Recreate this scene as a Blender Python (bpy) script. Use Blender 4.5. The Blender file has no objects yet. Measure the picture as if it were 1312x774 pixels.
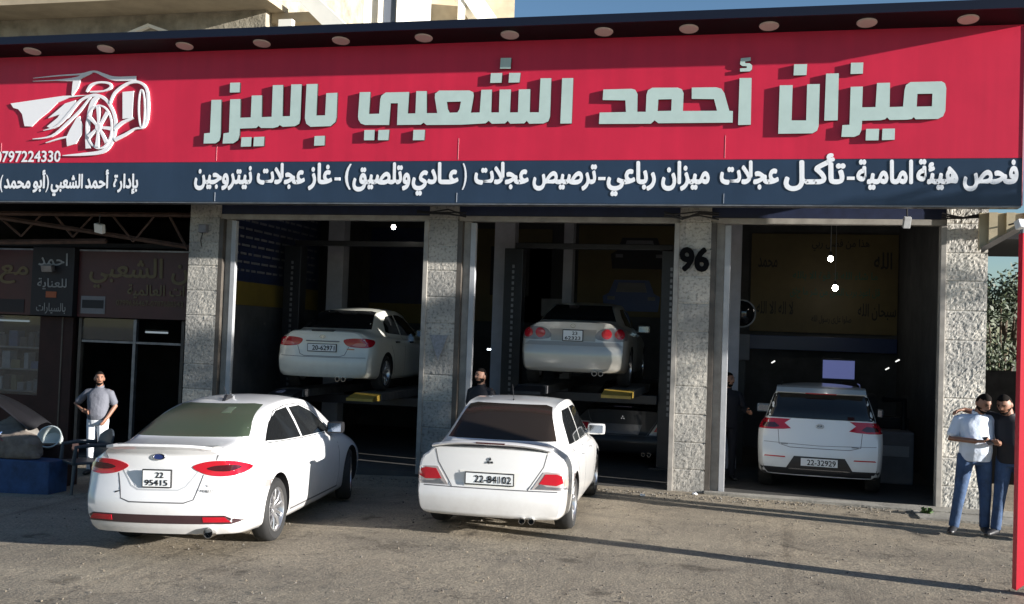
import bpy, bmesh, math, random
import numpy as np
from mathutils import Vector, Matrix, noise
from mathutils.bvhtree import BVHTree
from mathutils.geometry import delaunay_2d_cdt

SC = bpy.context.scene
COL = SC.collection
R = math.radians

# ------------------------------------------------------------------ camera
cam = bpy.data.cameras.new("Camera")
camo = bpy.data.objects.new("Camera", cam)
COL.objects.link(camo)
SC.camera = camo
cam.sensor_width = 36.0
cam.lens = 1307.02 / 1312.0 * 36.0
cam.clip_start = 0.1
cam.clip_end = 2000
fw = Vector((-0.22996228, 0.97267332, 0.0319993)).normalized()
rt = Vector((0.97282501, 0.22883736, 0.035284)).normalized()
up = rt.cross(fw).normalized()
rt = fw.cross(up).normalized()
camo.matrix_world = Matrix.Translation((0, -15.339, 2.2178)) @ Matrix((
    (rt.x, up.x, -fw.x), (rt.y, up.y, -fw.y), (rt.z, up.z, -fw.z))).to_4x4()

# ------------------------------------------------------------------ sky, sun, exposure
SUN_TO = Vector((5.0, -1.0, 1.04)).normalized()          # towards the sun
SUN_EL = math.asin(SUN_TO.z)
SUN_AZ = math.atan2(SUN_TO.x, SUN_TO.y)
world = bpy.data.worlds.new("World")
SC.world = world
world.use_nodes = True
wn = world.node_tree
bg = wn.nodes["Background"]
sky = wn.nodes.new("ShaderNodeTexSky")
sky.sky_type = 'NISHITA'
sky.sun_disc = False
sky.sun_elevation = SUN_EL
sky.sun_rotation = SUN_AZ
sky.air_density = 1.0
sky.dust_density = 0.3
sky.ozone_density = 3.2
wn.links.new(sky.outputs[0], bg.inputs[0])
bg.inputs[1].default_value = 0.06
sl = bpy.data.lights.new("sun", 'SUN')
sl.energy = 5.0
sl.angle = R(0.5)
sl.color = (1.0, 0.955, 0.90)
so = bpy.data.objects.new("sun", sl)
COL.objects.link(so)
so.rotation_euler = (-SUN_TO).to_track_quat('-Z', 'Y').to_euler()
SC.view_settings.view_transform = 'Standard'
SC.view_settings.look = 'None'
SC.view_settings.gamma = 1.0
SC.view_settings.use_curve_mapping = False
SC.view_settings.exposure = 1.35
SC.render.engine = 'CYCLES'
SC.cycles.max_bounces = 6
SC.cycles.use_denoising = True

# ------------------------------------------------------------------ helpers: objects
def meta(o, label=None, cat=None, group=None, kind=None):
    if label: o["label"] = label
    if cat: o["category"] = cat
    if group: o["group"] = group
    if kind: o["kind"] = kind
    return o

def empty(name, loc=(0, 0, 0), rot=(0, 0, 0), label=None, cat=None, group=None):
    o = bpy.data.objects.new(name, None)
    o.empty_display_size = 0.2
    COL.objects.link(o)
    o.location = loc
    o.rotation_euler = rot
    return meta(o, label, cat, group)

def link_mesh(name, me, mat=None, parent=None, smooth=False):
    if mat is not None:
        for m in (mat if isinstance(mat, (list, tuple)) else [mat]):
            me.materials.append(m)
    if smooth:
        me.polygons.foreach_set("use_smooth", [True] * len(me.polygons))
        me.set_sharp_from_angle(angle=R(40))
    o = bpy.data.objects.new(name, me)
    COL.objects.link(o)
    if parent is not None: o.parent = parent
    return o

class MB:
    """collects shapes and links them as ONE mesh object"""
    def __init__(s): s.v = []; s.f = []; s.mi = []
    def add(s, v, f, mi=0):
        n = len(s.v)
        s.v += [tuple(a) for a in v]
        s.f += [tuple(i + n for i in a) for a in f]
        s.mi += [mi] * len(f)
        return s
    def box(s, x0, x1, y0, y1, z0, z1, b=0.0, mi=0):
        if b <= 0:
            v = [(x, y, z) for z in (z0, z1) for y in (y0, y1) for x in (x0, x1)]
            return s.add(v, [(0, 2, 3, 1), (4, 5, 7, 6), (0, 1, 5, 4), (2, 6, 7, 3), (0, 4, 6, 2), (1, 3, 7, 5)], mi)
        bm = bmesh.new()
        bmesh.ops.create_cube(bm, size=1.0)
        for q in bm.verts:
            q.co = Vector(((x0 + x1) / 2 + q.co.x * (x1 - x0), (y0 + y1) / 2 + q.co.y * (y1 - y0), (z0 + z1) / 2 + q.co.z * (z1 - z0)))
        bmesh.ops.bevel(bm, geom=bm.edges[:], offset=b, segments=2, affect='EDGES', profile=0.6)
        return s.bm(bm, mi)
    def bm(s, bm, mi=0):
        bm.verts.index_update()
        s.add([q.co for q in bm.verts], [[q.index for q in f.verts] for f in bm.faces], mi)
        bm.free()
        return s
    def prism(s, pts, axis, a0, a1, mi=0):
        """closed outline extruded along axis 'x','y','z' from a0 to a1"""
        def P(p, a):
            return {'x': (a, p[0], p[1]), 'y': (p[0], a, p[1]), 'z': (p[0], p[1], a)}[axis]
        n = len(pts)
        v = [P(p, a0) for p in pts] + [P(p, a1) for p in pts]
        f = [tuple(range(n)), tuple(range(2 * n - 1, n - 1, -1))]
        f += [(i, n + i, n + (i + 1) % n, (i + 1) % n) for i in range(n)]
        return s.add(v, f, mi)
    def tube(s, pts, rad, seg=10, mi=0, closed=True):
        P = [Vector(p) for p in pts]
        rr = rad if isinstance(rad, (list, tuple)) else [rad] * len(P)
        v = []; f = []
        ref = None
        for i, p in enumerate(P):
            t = (P[min(i + 1, len(P) - 1)] - P[max(i - 1, 0)]).normalized()
            if ref is None:
                ref = Vector((0, 0, 1)) if abs(t.z) < 0.9 else Vector((0, 1, 0))
            a = t.cross(ref).normalized(); b = a.cross(t).normalized(); ref = b
            r = rr[i]
            if not isinstance(r, tuple): r = (r, r)
            for k in range(seg):
                w = 2 * math.pi * k / seg
                v.append(p + a * math.cos(w) * r[0] + b * math.sin(w) * r[1])
        for i in range(len(P) - 1):
            for k in range(seg):
                f.append((i * seg + k, (i + 1) * seg + k, (i + 1) * seg + (k + 1) % seg, i * seg + (k + 1) % seg))
        if closed:
            f.append(tuple(range(seg)))
            f.append(tuple(range((len(P)) * seg - 1, (len(P) - 1) * seg - 1, -1)))
        return s.add(v, f, mi)
    def lathe(s, prof, seg=24, axis='z', c=(0, 0, 0), mi=0, cap=True):
        """profile of (radius, height) turned round an axis"""
        v = []; f = []
        for r, h in prof:
            for k in range(seg):
                w = 2 * math.pi * k / seg
                a, b = r * math.cos(w), r * math.sin(w)
                q = {'z': (a, b, h), 'x': (h, a, b), 'y': (b, h, a)}[axis]
                v.append((q[0] + c[0], q[1] + c[1], q[2] + c[2]))
        for i in range(len(prof) - 1):
            for k in range(seg):
                f.append((i * seg + k, i * seg + (k + 1) % seg, (i + 1) * seg + (k + 1) % seg, (i + 1) * seg + k))
        if prof[0] == prof[-1]: cap = False
        if cap and prof[0][0] > 1e-6: f.append(tuple(range(seg - 1, -1, -1)))
        if cap and prof[-1][0] > 1e-6: f.append(tuple(range((len(prof) - 1) * seg, len(prof) * seg)))
        return s.add(v, f, mi)
    def ball(s, c, r, seg=16, rings=10, mi=0):
        bm = bmesh.new()
        bmesh.ops.create_uvsphere(bm, u_segments=seg, v_segments=rings, radius=1.0)
        rr = r if isinstance(r, (tuple, list)) else (r, r, r)
        for q in bm.verts:
            q.co = Vector((c[0] + q.co.x * rr[0], c[1] + q.co.y * rr[1], c[2] + q.co.z * rr[2]))
        return s.bm(bm, mi)
    def mesh(s, name, weld=False):
        me = bpy.data.meshes.new(name)
        me.from_pydata(s.v, [], s.f)
        if any(s.mi): me.polygons.foreach_set("material_index", s.mi)
        bm = bmesh.new(); bm.from_mesh(me)
        if weld: bmesh.ops.remove_doubles(bm, verts=bm.verts[:], dist=1e-5)
        bmesh.ops.recalc_face_normals(bm, faces=bm.faces[:])
        bm.to_mesh(me); bm.free()
        return me
    def build(s, name, mat, parent=None, smooth=False, weld=False):
        return link_mesh(name, s.mesh(name, weld), mat, parent, smooth)

def copy_tree(o, parent=None):
    c = o.copy(); COL.objects.link(c)
    if parent is not None: c.parent = parent
    for ch in list(o.children): copy_tree(ch, c)
    return c

# ------------------------------------------------------------------ helpers: materials
def mat(name, col, rough=0.6, metal=0.0, coat=0.0, var=0.0, scale=6.0, bump=0.0, bscale=60.0, spec=0.5, emit=None, estr=0.0, col2=None, detail=4.0):
    m = bpy.data.materials.new(name)
    m.use_nodes = True
    nt = m.node_tree
    b = nt.nodes["Principled BSDF"]
    b.inputs["Base Color"].default_value = (*col, 1)
    b.inputs["Roughness"].default_value = rough
    b.inputs["Metallic"].default_value = metal
    b.inputs["Coat Weight"].default_value = coat
    b.inputs["Coat Roughness"].default_value = 0.04
    b.inputs["Specular IOR Level"].default_value = spec
    tc = nt.nodes.new("ShaderNodeTexCoord")
    if var > 0 or col2:
        n = nt.nodes.new("ShaderNodeTexNoise")
        n.inputs["Scale"].default_value = scale
        n.inputs["Detail"].default_value = detail
        n.inputs["Roughness"].default_value = 0.62
        nt.links.new(tc.outputs["Object"], n.inputs["Vector"])
        r = nt.nodes.new("ShaderNodeValToRGB")
        c2 = col2 or tuple(min(1, c * (1 + var)) for c in col)
        c1 = col if col2 else tuple(c * (1 - var) for c in col)
        r.color_ramp.elements[0].position = 0.32; r.color_ramp.elements[0].color = (*c1, 1)
        r.color_ramp.elements[1].position = 0.68; r.color_ramp.elements[1].color = (*c2, 1)
        nt.links.new(n.outputs["Fac"], r.inputs[0])
        nt.links.new(r.outputs[0], b.inputs["Base Color"])
    if bump > 0:
        n = nt.nodes.new("ShaderNodeTexNoise")
        n.inputs["Scale"].default_value = bscale
        n.inputs["Detail"].default_value = 5
        nt.links.new(tc.outputs["Object"], n.inputs["Vector"])
        bp = nt.nodes.new("ShaderNodeBump")
        bp.inputs["Strength"].default_value = bump
        bp.inputs["Distance"].default_value = 0.02
        nt.links.new(n.outputs["Fac"], bp.inputs["Height"])
        nt.links.new(bp.outputs[0], b.inputs["Normal"])
    if emit:
        b.inputs["Emission Color"].default_value = (*emit, 1)
        b.inputs["Emission Strength"].default_value = estr
    return m

M = {}
M['white_metal'] = mat('white_metal', (.36, .37, .38), .5, var=.12, scale=3)
M['frame_grey'] = mat('frame_grey', (.30, .28, .25), .55, var=.2, scale=5)
M['frame_dark'] = mat('frame_dark', (.07, .06, .05), .55, var=.3, scale=5)
M['blue_header'] = mat('blue_header', (.012, .02, .055), .5, var=.2)
M['black'] = mat('black', (.012, .012, .013), .5)
M['rubber'] = mat('rubber', (.018, .018, .018), .75, bump=.15, bscale=90)
M['chrome'] = mat('chrome', (.7, .7, .7), .15, metal=1)
M['alloy'] = mat('alloy', (.55, .55, .56), .28, metal=.9)
M['steel'] = mat('steel', (.22, .22, .23), .45, metal=.7, var=.25)
M['lift_black'] = mat('lift_black', (.015, .016, .02), .4, var=.3)
M['yellow'] = mat('yellow', (.36, .24, .04), .5, var=.2)
M['bulb'] = mat('bulb', (1, 1, 1), .4, emit=(1, .95, .85), estr=14)
M['tube'] = mat('tube', (1, 1, 1), .4, emit=(.8, .9, 1), estr=3)
M['plate'] = mat('plate', (.72, .74, .74), .4)
M['ink'] = mat('ink', (.006, .006, .007), .9, spec=.05)
M['white_ink'] = mat('white_ink', (.80, .82, .85), .5)

# ================================================================== SETTING
def lat(x):
    """the yard falls gently to the left of the middle bay"""
    t = max(0.0, -3.0 - x)
    return -0.03 * min(t, 9.0)

def asphalt():
    m = bpy.data.materials.new('asphalt'); m.use_nodes = True
    nt = m.node_tree; b = nt.nodes["Principled BSDF"]
    tc = nt.nodes.new("ShaderNodeTexCoord")
    def noi(s, d=5, r=.6, vec=None):
        n = nt.nodes.new("ShaderNodeTexNoise"); n.inputs["Scale"].default_value = s
        n.inputs["Detail"].default_value = d; n.inputs["Roughness"].default_value = r
        nt.links.new(vec or tc.outputs["Object"], n.inputs["Vector"]); return n
    def ramp(src, p0, c0, p1, c1):
        r = nt.nodes.new("ShaderNodeValToRGB")
        r.color_ramp.elements[0].position = p0; r.color_ramp.elements[0].color = (*c0, 1)
        r.color_ramp.elements[1].position = p1; r.color_ramp.elements[1].color = (*c1, 1)
        nt.links.new(src, r.inputs[0]); return r
    def mix(kind, f, a, c):
        x = nt.nodes.new("ShaderNodeMix"); x.data_type = 'RGBA'; x.blend_type = kind
        if isinstance(f, (int, float)): x.inputs[0].default_value = f
        else: nt.links.new(f, x.inputs[0])
        nt.links.new(a, x.inputs[6]); nt.links.new(c, x.inputs[7]); return x.outputs[2]
    mp = nt.nodes.new("ShaderNodeMapping"); mp.inputs["Scale"].default_value = (.55, 1.6, 1)
    nt.links.new(tc.outputs["Object"], mp.inputs[0])
    base = ramp(noi(.55, 6, .6, mp.outputs[0]).outputs["Fac"], .3, (.185, .160, .125), .7, (.32, .275, .212))
    fine = ramp(noi(42, 3, .7).outputs["Fac"], .25, (.55, .55, .55), .75, (1.35, 1.33, 1.28))
    c = mix('MULTIPLY', 1.0, base.outputs[0], fine.outputs[0])
    oil = ramp(noi(1.3, 4, .65).outputs["Fac"], .60, (1, 1, 1), .74, (.48, .46, .45))
    c = mix('MULTIPLY', .8, c, oil.outputs[0])
    lightp = ramp(noi(.23, 3).outputs["Fac"], .5, (1, 1, 1), .65, (1.28, 1.25, 1.2))
    c = mix('MULTIPLY', .9, c, lightp.outputs[0])
    vo = nt.nodes.new("ShaderNodeTexVoronoi"); vo.feature = 'DISTANCE_TO_EDGE'; vo.inputs["Scale"].default_value = .35
    wv = nt.nodes.new("ShaderNodeVectorMath"); wv.operation = 'ADD'
    nz = noi(1.7, 4); sc = nt.nodes.new("ShaderNodeVectorMath"); sc.operation = 'SCALE'; sc.inputs[3].default_value = 1.2
    nt.links.new(nz.outputs["Color"], sc.inputs[0]); nt.links.new(tc.outputs["Object"], wv.inputs[0]); nt.links.new(sc.outputs[0], wv.inputs[1])
    nt.links.new(wv.outputs[0], vo.inputs["Vector"])
    crack = ramp(vo.outputs["Distance"], .0, (.45, .43, .4), .012, (1, 1, 1))
    c = mix('MULTIPLY', .7, c, crack.outputs[0])
    # dust drifts, old oil drips and long tyre smears
    dust = ramp(noi(.9, 6, .7, mp.outputs[0]).outputs["Fac"], .46, (0, 0, 0), .66, (1, 1, 1))
    dv = nt.nodes.new("ShaderNodeRGB"); dv.outputs[0].default_value = (.35, .30, .22, 1)
    dm = nt.nodes.new("ShaderNodeMath"); dm.operation = 'MULTIPLY'; dm.inputs[1].default_value = .55
    nt.links.new(dust.outputs[0], dm.inputs[0])
    c = mix('MIX', dm.outputs[0], c, dv.outputs[0])
    c = mix('MULTIPLY', .75, c, fine.outputs[0])
    vs = nt.nodes.new("ShaderNodeTexVoronoi"); vs.inputs["Scale"].default_value = 1.15
    nt.links.new(wv.outputs[0], vs.inputs["Vector"])
    spots = ramp(vs.outputs["Distance"], .06, (.24, .225, .21), .22, (1, 1, 1))
    c = mix('MULTIPLY', .75, c, spots.outputs[0])
    mp2 = nt.nodes.new("ShaderNodeMapping"); mp2.inputs["Scale"].default_value = (3.2, .12, 1); mp2.inputs["Rotation"].default_value = (0, 0, .12)
    nt.links.new(tc.outputs["Object"], mp2.inputs[0])
    smear = ramp(noi(1.0, 4, .6, mp2.outputs[0]).outputs["Fac"], .58, (1, 1, 1), .72, (.62, .60, .58))
    c = mix('MULTIPLY', .7, c, smear.outputs[0])
    nt.links.new(c, b.inputs["Base Color"])
    b.inputs["Roughness"].default_value = .88
    bp = nt.nodes.new("ShaderNodeBump"); bp.inputs["Strength"].default_value = .8; bp.inputs["Distance"].default_value = .012
    ad = nt.nodes.new("ShaderNodeMath"); ad.operation = 'MULTIPLY_ADD'; ad.inputs[1].default_value = 3.0
    nt.links.new(noi(3.0, 5).outputs["Fac"], ad.inputs[0]); nt.links.new(noi(55, 3, .7).outputs["Fac"], ad.inputs[2])
    nt.links.new(ad.outputs[0], bp.inputs["Height"]); nt.links.new(bp.outputs[0], b.inputs["Normal"])
    return m

xs = [-400, -150, -60, -30] + [-22 + .5 * i for i in range(75)] + [18, 30, 60, 150, 400]
ys = [-300, -120, -60, -30] + [-20 + .5 * i for i in range(45)] + [6, 15, 40, 120, 300]
gv = []; gf = []
for y in ys:
    for x in xs:
        z = lat(x) - .004
        if -19 < y < -.6: z += .012 * noise.noise(Vector((x * .5, y * .5, 0)))
        gv.append((x, y, z))
nx = len(xs)
for j in range(len(ys) - 1):
    for i in range(nx - 1):
        gf.append((j * nx + i, j * nx + i + 1, (j + 1) * nx + i + 1, (j + 1) * nx + i))
gme = bpy.data.meshes.new('ground'); gme.from_pydata(gv, [], gf)
ground = link_mesh('ground', gme, asphalt(), smooth=True)
meta(ground, kind='structure')

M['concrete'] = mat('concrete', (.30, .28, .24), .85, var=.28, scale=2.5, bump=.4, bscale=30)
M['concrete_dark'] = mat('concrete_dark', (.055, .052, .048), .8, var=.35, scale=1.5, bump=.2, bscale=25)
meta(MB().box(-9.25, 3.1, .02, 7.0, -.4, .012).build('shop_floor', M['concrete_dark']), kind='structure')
ap = MB()
ap.prism([(-.62, -.16), (3.25, -.50), (7.0, -.8), (7.0, .018), (-.62, .018)], 'z', -.3, .03)
meta(ap.build('concrete_apron', M['concrete']), kind='structure')
# worn kerb lip in front of the right pillar
kp = MB().prism([(2.2, -1.02), (7.0, -1.32), (7.0, -.805), (3.25, -.505), (2.2, -.405)], 'z', -.3, .018)
meta(kp.build('pavement', M['concrete']), kind='structure')

# ---------------------------------------------------------------- the workshop building
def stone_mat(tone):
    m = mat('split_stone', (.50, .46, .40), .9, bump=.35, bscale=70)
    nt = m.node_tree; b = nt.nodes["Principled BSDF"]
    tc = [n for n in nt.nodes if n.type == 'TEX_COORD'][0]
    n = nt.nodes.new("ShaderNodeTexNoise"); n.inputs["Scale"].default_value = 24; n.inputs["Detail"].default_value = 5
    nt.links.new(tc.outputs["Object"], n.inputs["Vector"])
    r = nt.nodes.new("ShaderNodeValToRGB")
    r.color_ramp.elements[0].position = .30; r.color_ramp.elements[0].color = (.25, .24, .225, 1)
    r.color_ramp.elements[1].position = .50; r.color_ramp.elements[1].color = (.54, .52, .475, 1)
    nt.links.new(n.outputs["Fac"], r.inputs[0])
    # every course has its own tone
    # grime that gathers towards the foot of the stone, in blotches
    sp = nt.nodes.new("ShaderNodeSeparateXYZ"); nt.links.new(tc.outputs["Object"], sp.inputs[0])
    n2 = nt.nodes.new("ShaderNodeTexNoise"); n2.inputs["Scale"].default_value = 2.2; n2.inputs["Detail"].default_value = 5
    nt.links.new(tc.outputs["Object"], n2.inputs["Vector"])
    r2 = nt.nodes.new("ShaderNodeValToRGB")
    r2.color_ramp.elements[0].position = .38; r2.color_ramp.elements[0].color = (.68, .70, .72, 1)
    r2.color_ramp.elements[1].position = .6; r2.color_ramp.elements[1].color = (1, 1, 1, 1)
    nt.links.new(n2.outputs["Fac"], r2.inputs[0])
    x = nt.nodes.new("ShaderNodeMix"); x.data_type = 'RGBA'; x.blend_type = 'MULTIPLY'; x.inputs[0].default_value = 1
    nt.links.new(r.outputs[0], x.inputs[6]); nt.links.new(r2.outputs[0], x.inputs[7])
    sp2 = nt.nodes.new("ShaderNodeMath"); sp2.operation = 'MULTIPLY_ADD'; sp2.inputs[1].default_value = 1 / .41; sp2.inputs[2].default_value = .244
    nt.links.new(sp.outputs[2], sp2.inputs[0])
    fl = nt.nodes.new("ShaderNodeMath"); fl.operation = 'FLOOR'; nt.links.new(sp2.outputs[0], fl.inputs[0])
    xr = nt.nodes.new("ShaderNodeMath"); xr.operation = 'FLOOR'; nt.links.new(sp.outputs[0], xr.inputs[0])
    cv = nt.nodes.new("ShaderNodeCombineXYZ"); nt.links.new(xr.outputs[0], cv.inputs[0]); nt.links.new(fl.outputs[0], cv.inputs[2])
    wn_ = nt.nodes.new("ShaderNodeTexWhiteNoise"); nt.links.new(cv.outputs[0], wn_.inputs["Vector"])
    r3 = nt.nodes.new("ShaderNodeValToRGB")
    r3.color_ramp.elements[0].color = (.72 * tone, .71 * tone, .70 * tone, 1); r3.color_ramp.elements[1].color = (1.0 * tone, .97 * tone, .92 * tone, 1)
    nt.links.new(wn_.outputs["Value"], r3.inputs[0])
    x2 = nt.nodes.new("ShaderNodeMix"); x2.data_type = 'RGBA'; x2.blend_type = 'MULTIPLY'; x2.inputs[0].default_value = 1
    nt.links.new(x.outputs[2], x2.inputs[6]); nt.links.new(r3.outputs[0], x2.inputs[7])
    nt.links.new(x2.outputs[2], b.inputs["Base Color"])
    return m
M['stone'] = stone_mat(1.35); M['stone_shaded'] = stone_mat(.95)  # right pillar in a sunlit tone; other three darker, shade put into the colour

def stone_pillar(x0, x1, y0, y1, z0, z1, seed, joints, parent, amp=.02, fq=9):
    """split-faced blocks: front and two sides as a rough displaced skin"""
    st = .018
    path = []
    ny = int((y1 - y0) / .05); nxx = max(2, int((x1 - x0) / st))
    for i in range(ny): path.append((x0, y1 - (y1 - y0) * i / ny, -1, 0))
    for i in range(nxx): path.append((x0 + (x1 - x0) * i / nxx, y0, 0, -1))
    for i in range(ny + 1): path.append((x1, y0 + (y1 - y0) * i / ny, 1, 0))
    nz = int((z1 - z0) / st)
    v = []; f = []
    for k in range(nz + 1):
        z = z0 + (z1 - z0) * k / nz
        for (x, y, nx_, ny_) in path:
            p = Vector((x * fq + seed, y * fq, z * fq * 1.25))
            d = noise.noise(p) * .55 + noise.noise(p * 2.3) * .45 + .25 * noise.noise(p * 5)
            d = max(d, -.35)
            dj = any(abs(z - zj) < .009 for zj in joints)
            edge = min(abs(x - x0), abs(x - x1)) < .03
            a = amp * (.35 if edge else 1)
            q = -.011 if dj else d * a
            v.append((x + nx_ * q, y + ny_ * q, z))
    n = len(path)
    for k in range(nz):
        for i in range(n - 1):
            f.append((k * n + i, k * n + i + 1, (k + 1) * n + i + 1, (k + 1) * n + i))
    m = MB().add(v, f)
    return m.build('pillar', M['stone' if amp > .01 else 'stone_shaded'], parent, smooth=False)

bld = empty('workshop_building', (-3, 3.5, 0), label='tyre workshop with rough stone pillars and three open service bays', cat='building')
def bpart(mb, name, mt, smooth=False):
    for i, p in enumerate(mb.v): mb.v[i] = (p[0] + 3, p[1] - 3.5, p[2])
    return mb.build(name, mt, bld, smooth)
PIL = [(-9.21, -8.67, .3), (-5.01, -4.54, 7.1), (-1.09, -.63, 3.3), (2.63, 3.17, 9.9)]
for i, (a, b_, sd) in enumerate(PIL):
    js = [-.1 + .41 * k for k in range(11)]
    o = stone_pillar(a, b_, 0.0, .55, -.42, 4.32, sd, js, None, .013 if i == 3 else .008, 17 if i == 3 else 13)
    o.parent = bld; o.location = (3, -3.5, 0)
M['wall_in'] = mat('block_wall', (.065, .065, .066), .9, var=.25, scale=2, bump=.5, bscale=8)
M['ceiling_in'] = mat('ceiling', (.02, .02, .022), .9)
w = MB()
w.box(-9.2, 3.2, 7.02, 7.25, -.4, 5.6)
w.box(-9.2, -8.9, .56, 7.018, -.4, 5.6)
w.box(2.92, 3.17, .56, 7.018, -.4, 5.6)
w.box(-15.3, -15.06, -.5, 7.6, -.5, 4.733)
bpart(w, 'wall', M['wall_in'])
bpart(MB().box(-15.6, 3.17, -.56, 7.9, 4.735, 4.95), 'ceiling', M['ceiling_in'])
bpart(MB().box(-14.2, 3.17, .02, 7.24, 6.3, 6.5), 'roof', M['concrete'])
bpart(MB().box(-14.2, 3.172, -.6, -.3, 4.96, 6.4), 'parapet', M['concrete'])
for a, b_ in ((-8.668, -5.012), (-4.538, -1.092), (-.628, 2.628)):
    bpart(MB().box(a, b_, .06, .2, 4.06, 4.318), 'header', M['blue_header'])
    bpart(MB().box(a, b_, .04, .18, 3.975, 4.058, .008), 'header_rail', M['frame_grey'])
    bpart(MB().box(a, a + .075, .0, .16, -.05, 3.973), 'door_frame', M['frame_dark'])
    bpart(MB().box(a + .2, a + .285, .05, .13, .0, 3.95, .006), 'shutter_guide', M['white_metal'])
    bpart(MB().box(a + .078, a + .198, .10, .16, .0, 3.972), 'shutter_guide', M['frame_grey'])
    bpart(MB().box(b_ - .075, b_, -.02, .16, -.02, 3.973, .006), 'door_frame', M['frame_grey'])
# inner pilasters and beam that show white in the dark bays
M['white_wall'] = mat('whitewash', (.40, .40, .44), .8, var=.12, scale=3)
for (x0, x1, y0, z0, z1) in ((-8.42, -8.08, 3.9, 0, 4.7), (-4.68, -4.30, 2.9, 0, 4.7), (-3.62, -3.44, 4.2, 0, 4.7), (-.50, -.22, 3.0, 0, 4.7), (-6.2, -5.98, 4.4, 0, 4.7)):
    bpart(MB().box(x0, x1, y0, y0 + .3, z0, z1), 'pilaster', M['white_wall'])

# ---------------------------------------------------------------- sky-side neighbours
M['cream'] = mat('cream_render', (.86, .83, .74), .85, var=.08, scale=1.2)
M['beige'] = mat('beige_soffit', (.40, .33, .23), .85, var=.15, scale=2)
M['old_stone'] = mat('old_stone', (.30, .27, .21), .9, var=.3, scale=3.5, bump=.8, bscale=14)
M['window_grey'] = mat('window_grey', (.10, .11, .13), .15)
up_b = empty('stone_house', (-14, 3, 0), label='weathered stone upper storey with overhanging slab behind left end of sign', cat='building')
def upart(mb, name, mt):
    for i, p in enumerate(mb.v): mb.v[i] = (p[0] + 14, p[1] - 3, p[2])
    return mb.build(name, mt, up_b)
upart(MB().box(-24, -9.35, 2.6, 7, 6.51, 8.35), 'wall', M['old_stone'])
upart(MB().box(-24.3, -9.05, 1.7, 7.2, 8.352, 8.46), 'slab', M['beige'])
upart(MB().box(-24.3, -9.2, 2.3, 7.2, 8.462, 11), 'upper_wall', M['old_stone'])
upart(MB().prism([(-12.6, 7.88), (-11.85, 8.14), (-11.1, 7.88), (-11.2, 7.86), (-11.85, 8.075), (-12.5, 7.86)], 'y', 2.5, 2.62), 'gable_moulding', M['cream'])
cb = empty('apartment_block', (-9.75, 10, 0), (0, 0, R(22)), label='sunlit cream apartment block with balcony slab behind middle of sign', cat='building')
def cpart(mb, name, mt):
    for i, p in enumerate(mb.v): mb.v[i] = (p[0] + 9, p[1] - 10, p[2])
    return mb.build(name, mt, cb)
cpart(MB().box(-12.4, -7.9, 8.0, 14, 6, 13.5), 'wall', M['cream'])
cpart(MB().box(-8.75, -8.6, 7.86, 7.998, 6, 13.5), 'pilaster', M['cream'])
cpart(MB().box(-9.2, -9.08, 7.90, 7.998, 6, 13.5), 'pilaster', M['cream'])
cpart(MB().box(-11.05, -10.45, 7.95, 7.998, 10.05, 11.6), 'window', M['window_grey'])
cpart(MB().box(-9.06, -8.77, 7.95, 7.999, 6, 13.5), 'recess', M['window_grey'])
cpart(MB().box(-7.898, -5.6, 9.4, 14, 6, 13.5), 'back_wall', M['beige'])
cpart(MB().prism([(-7.9, 9.2), (-5.6, 9.2), (-6.62, 10.55), (-7.9, 10.55)], 'y', 8.6, 9.398), 'balcony_soffit', M['beige'])
cpart(MB().prism([(-6.1, 9.2), (-5.55, 9.2), (-6.75, 10.75), (-7.3, 10.75)], 'y', 7.9, 8.598), 'balcony_slab', M['cream'])
cpart(MB().box(-7.22, -7.05, 7.95, 8.2, 6, 13.5), 'column', M['cream'])
sb = empty('side_balcony', (-11.6, 4, 0), label='cream balcony corner with beige soffit between stone house and apartment block', cat='balcony')
def spart(mb, name, mt):
    for i, p in enumerate(mb.v): mb.v[i] = (p[0] + 11.6, p[1] - 4, p[2])
    return mb.build(name, mt, sb)
spart(MB().prism([(-9.04, 7.4), (-7.5, 7.4), (-7.5, 7.85), (-8.35, 8.6), (-8.8, 8.6), (-8.05, 7.9), (-9.04, 7.9)], 'y', 2.6, 2.8), 'slab_edge', M['cream'])
spart(MB().box(-9.34, -8.1, 2.82, 5, 8.15, 8.35), 'soffit', M['beige'])
spart(MB().box(-9.0, -8.72, 2.45, 2.58, 6.51, 8.1), 'post', M['cream'])
spart(MB().box(-9.34, -8.0, 4.0, 4.2, 6.51, 8.14), 'wall', M['beige'])
cab = MB().tube([(-14.3, 1.2, 9.6), (-14.0, .4, 8.8), (-13.6, -.6, 7.6), (-13.3, -1.25, 6.75)], .012, 6).build('overhead_cable', M['white_metal'])
meta(cab, 'thin pale cable slanting down behind left end of sign canopy', 'cable')
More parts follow.
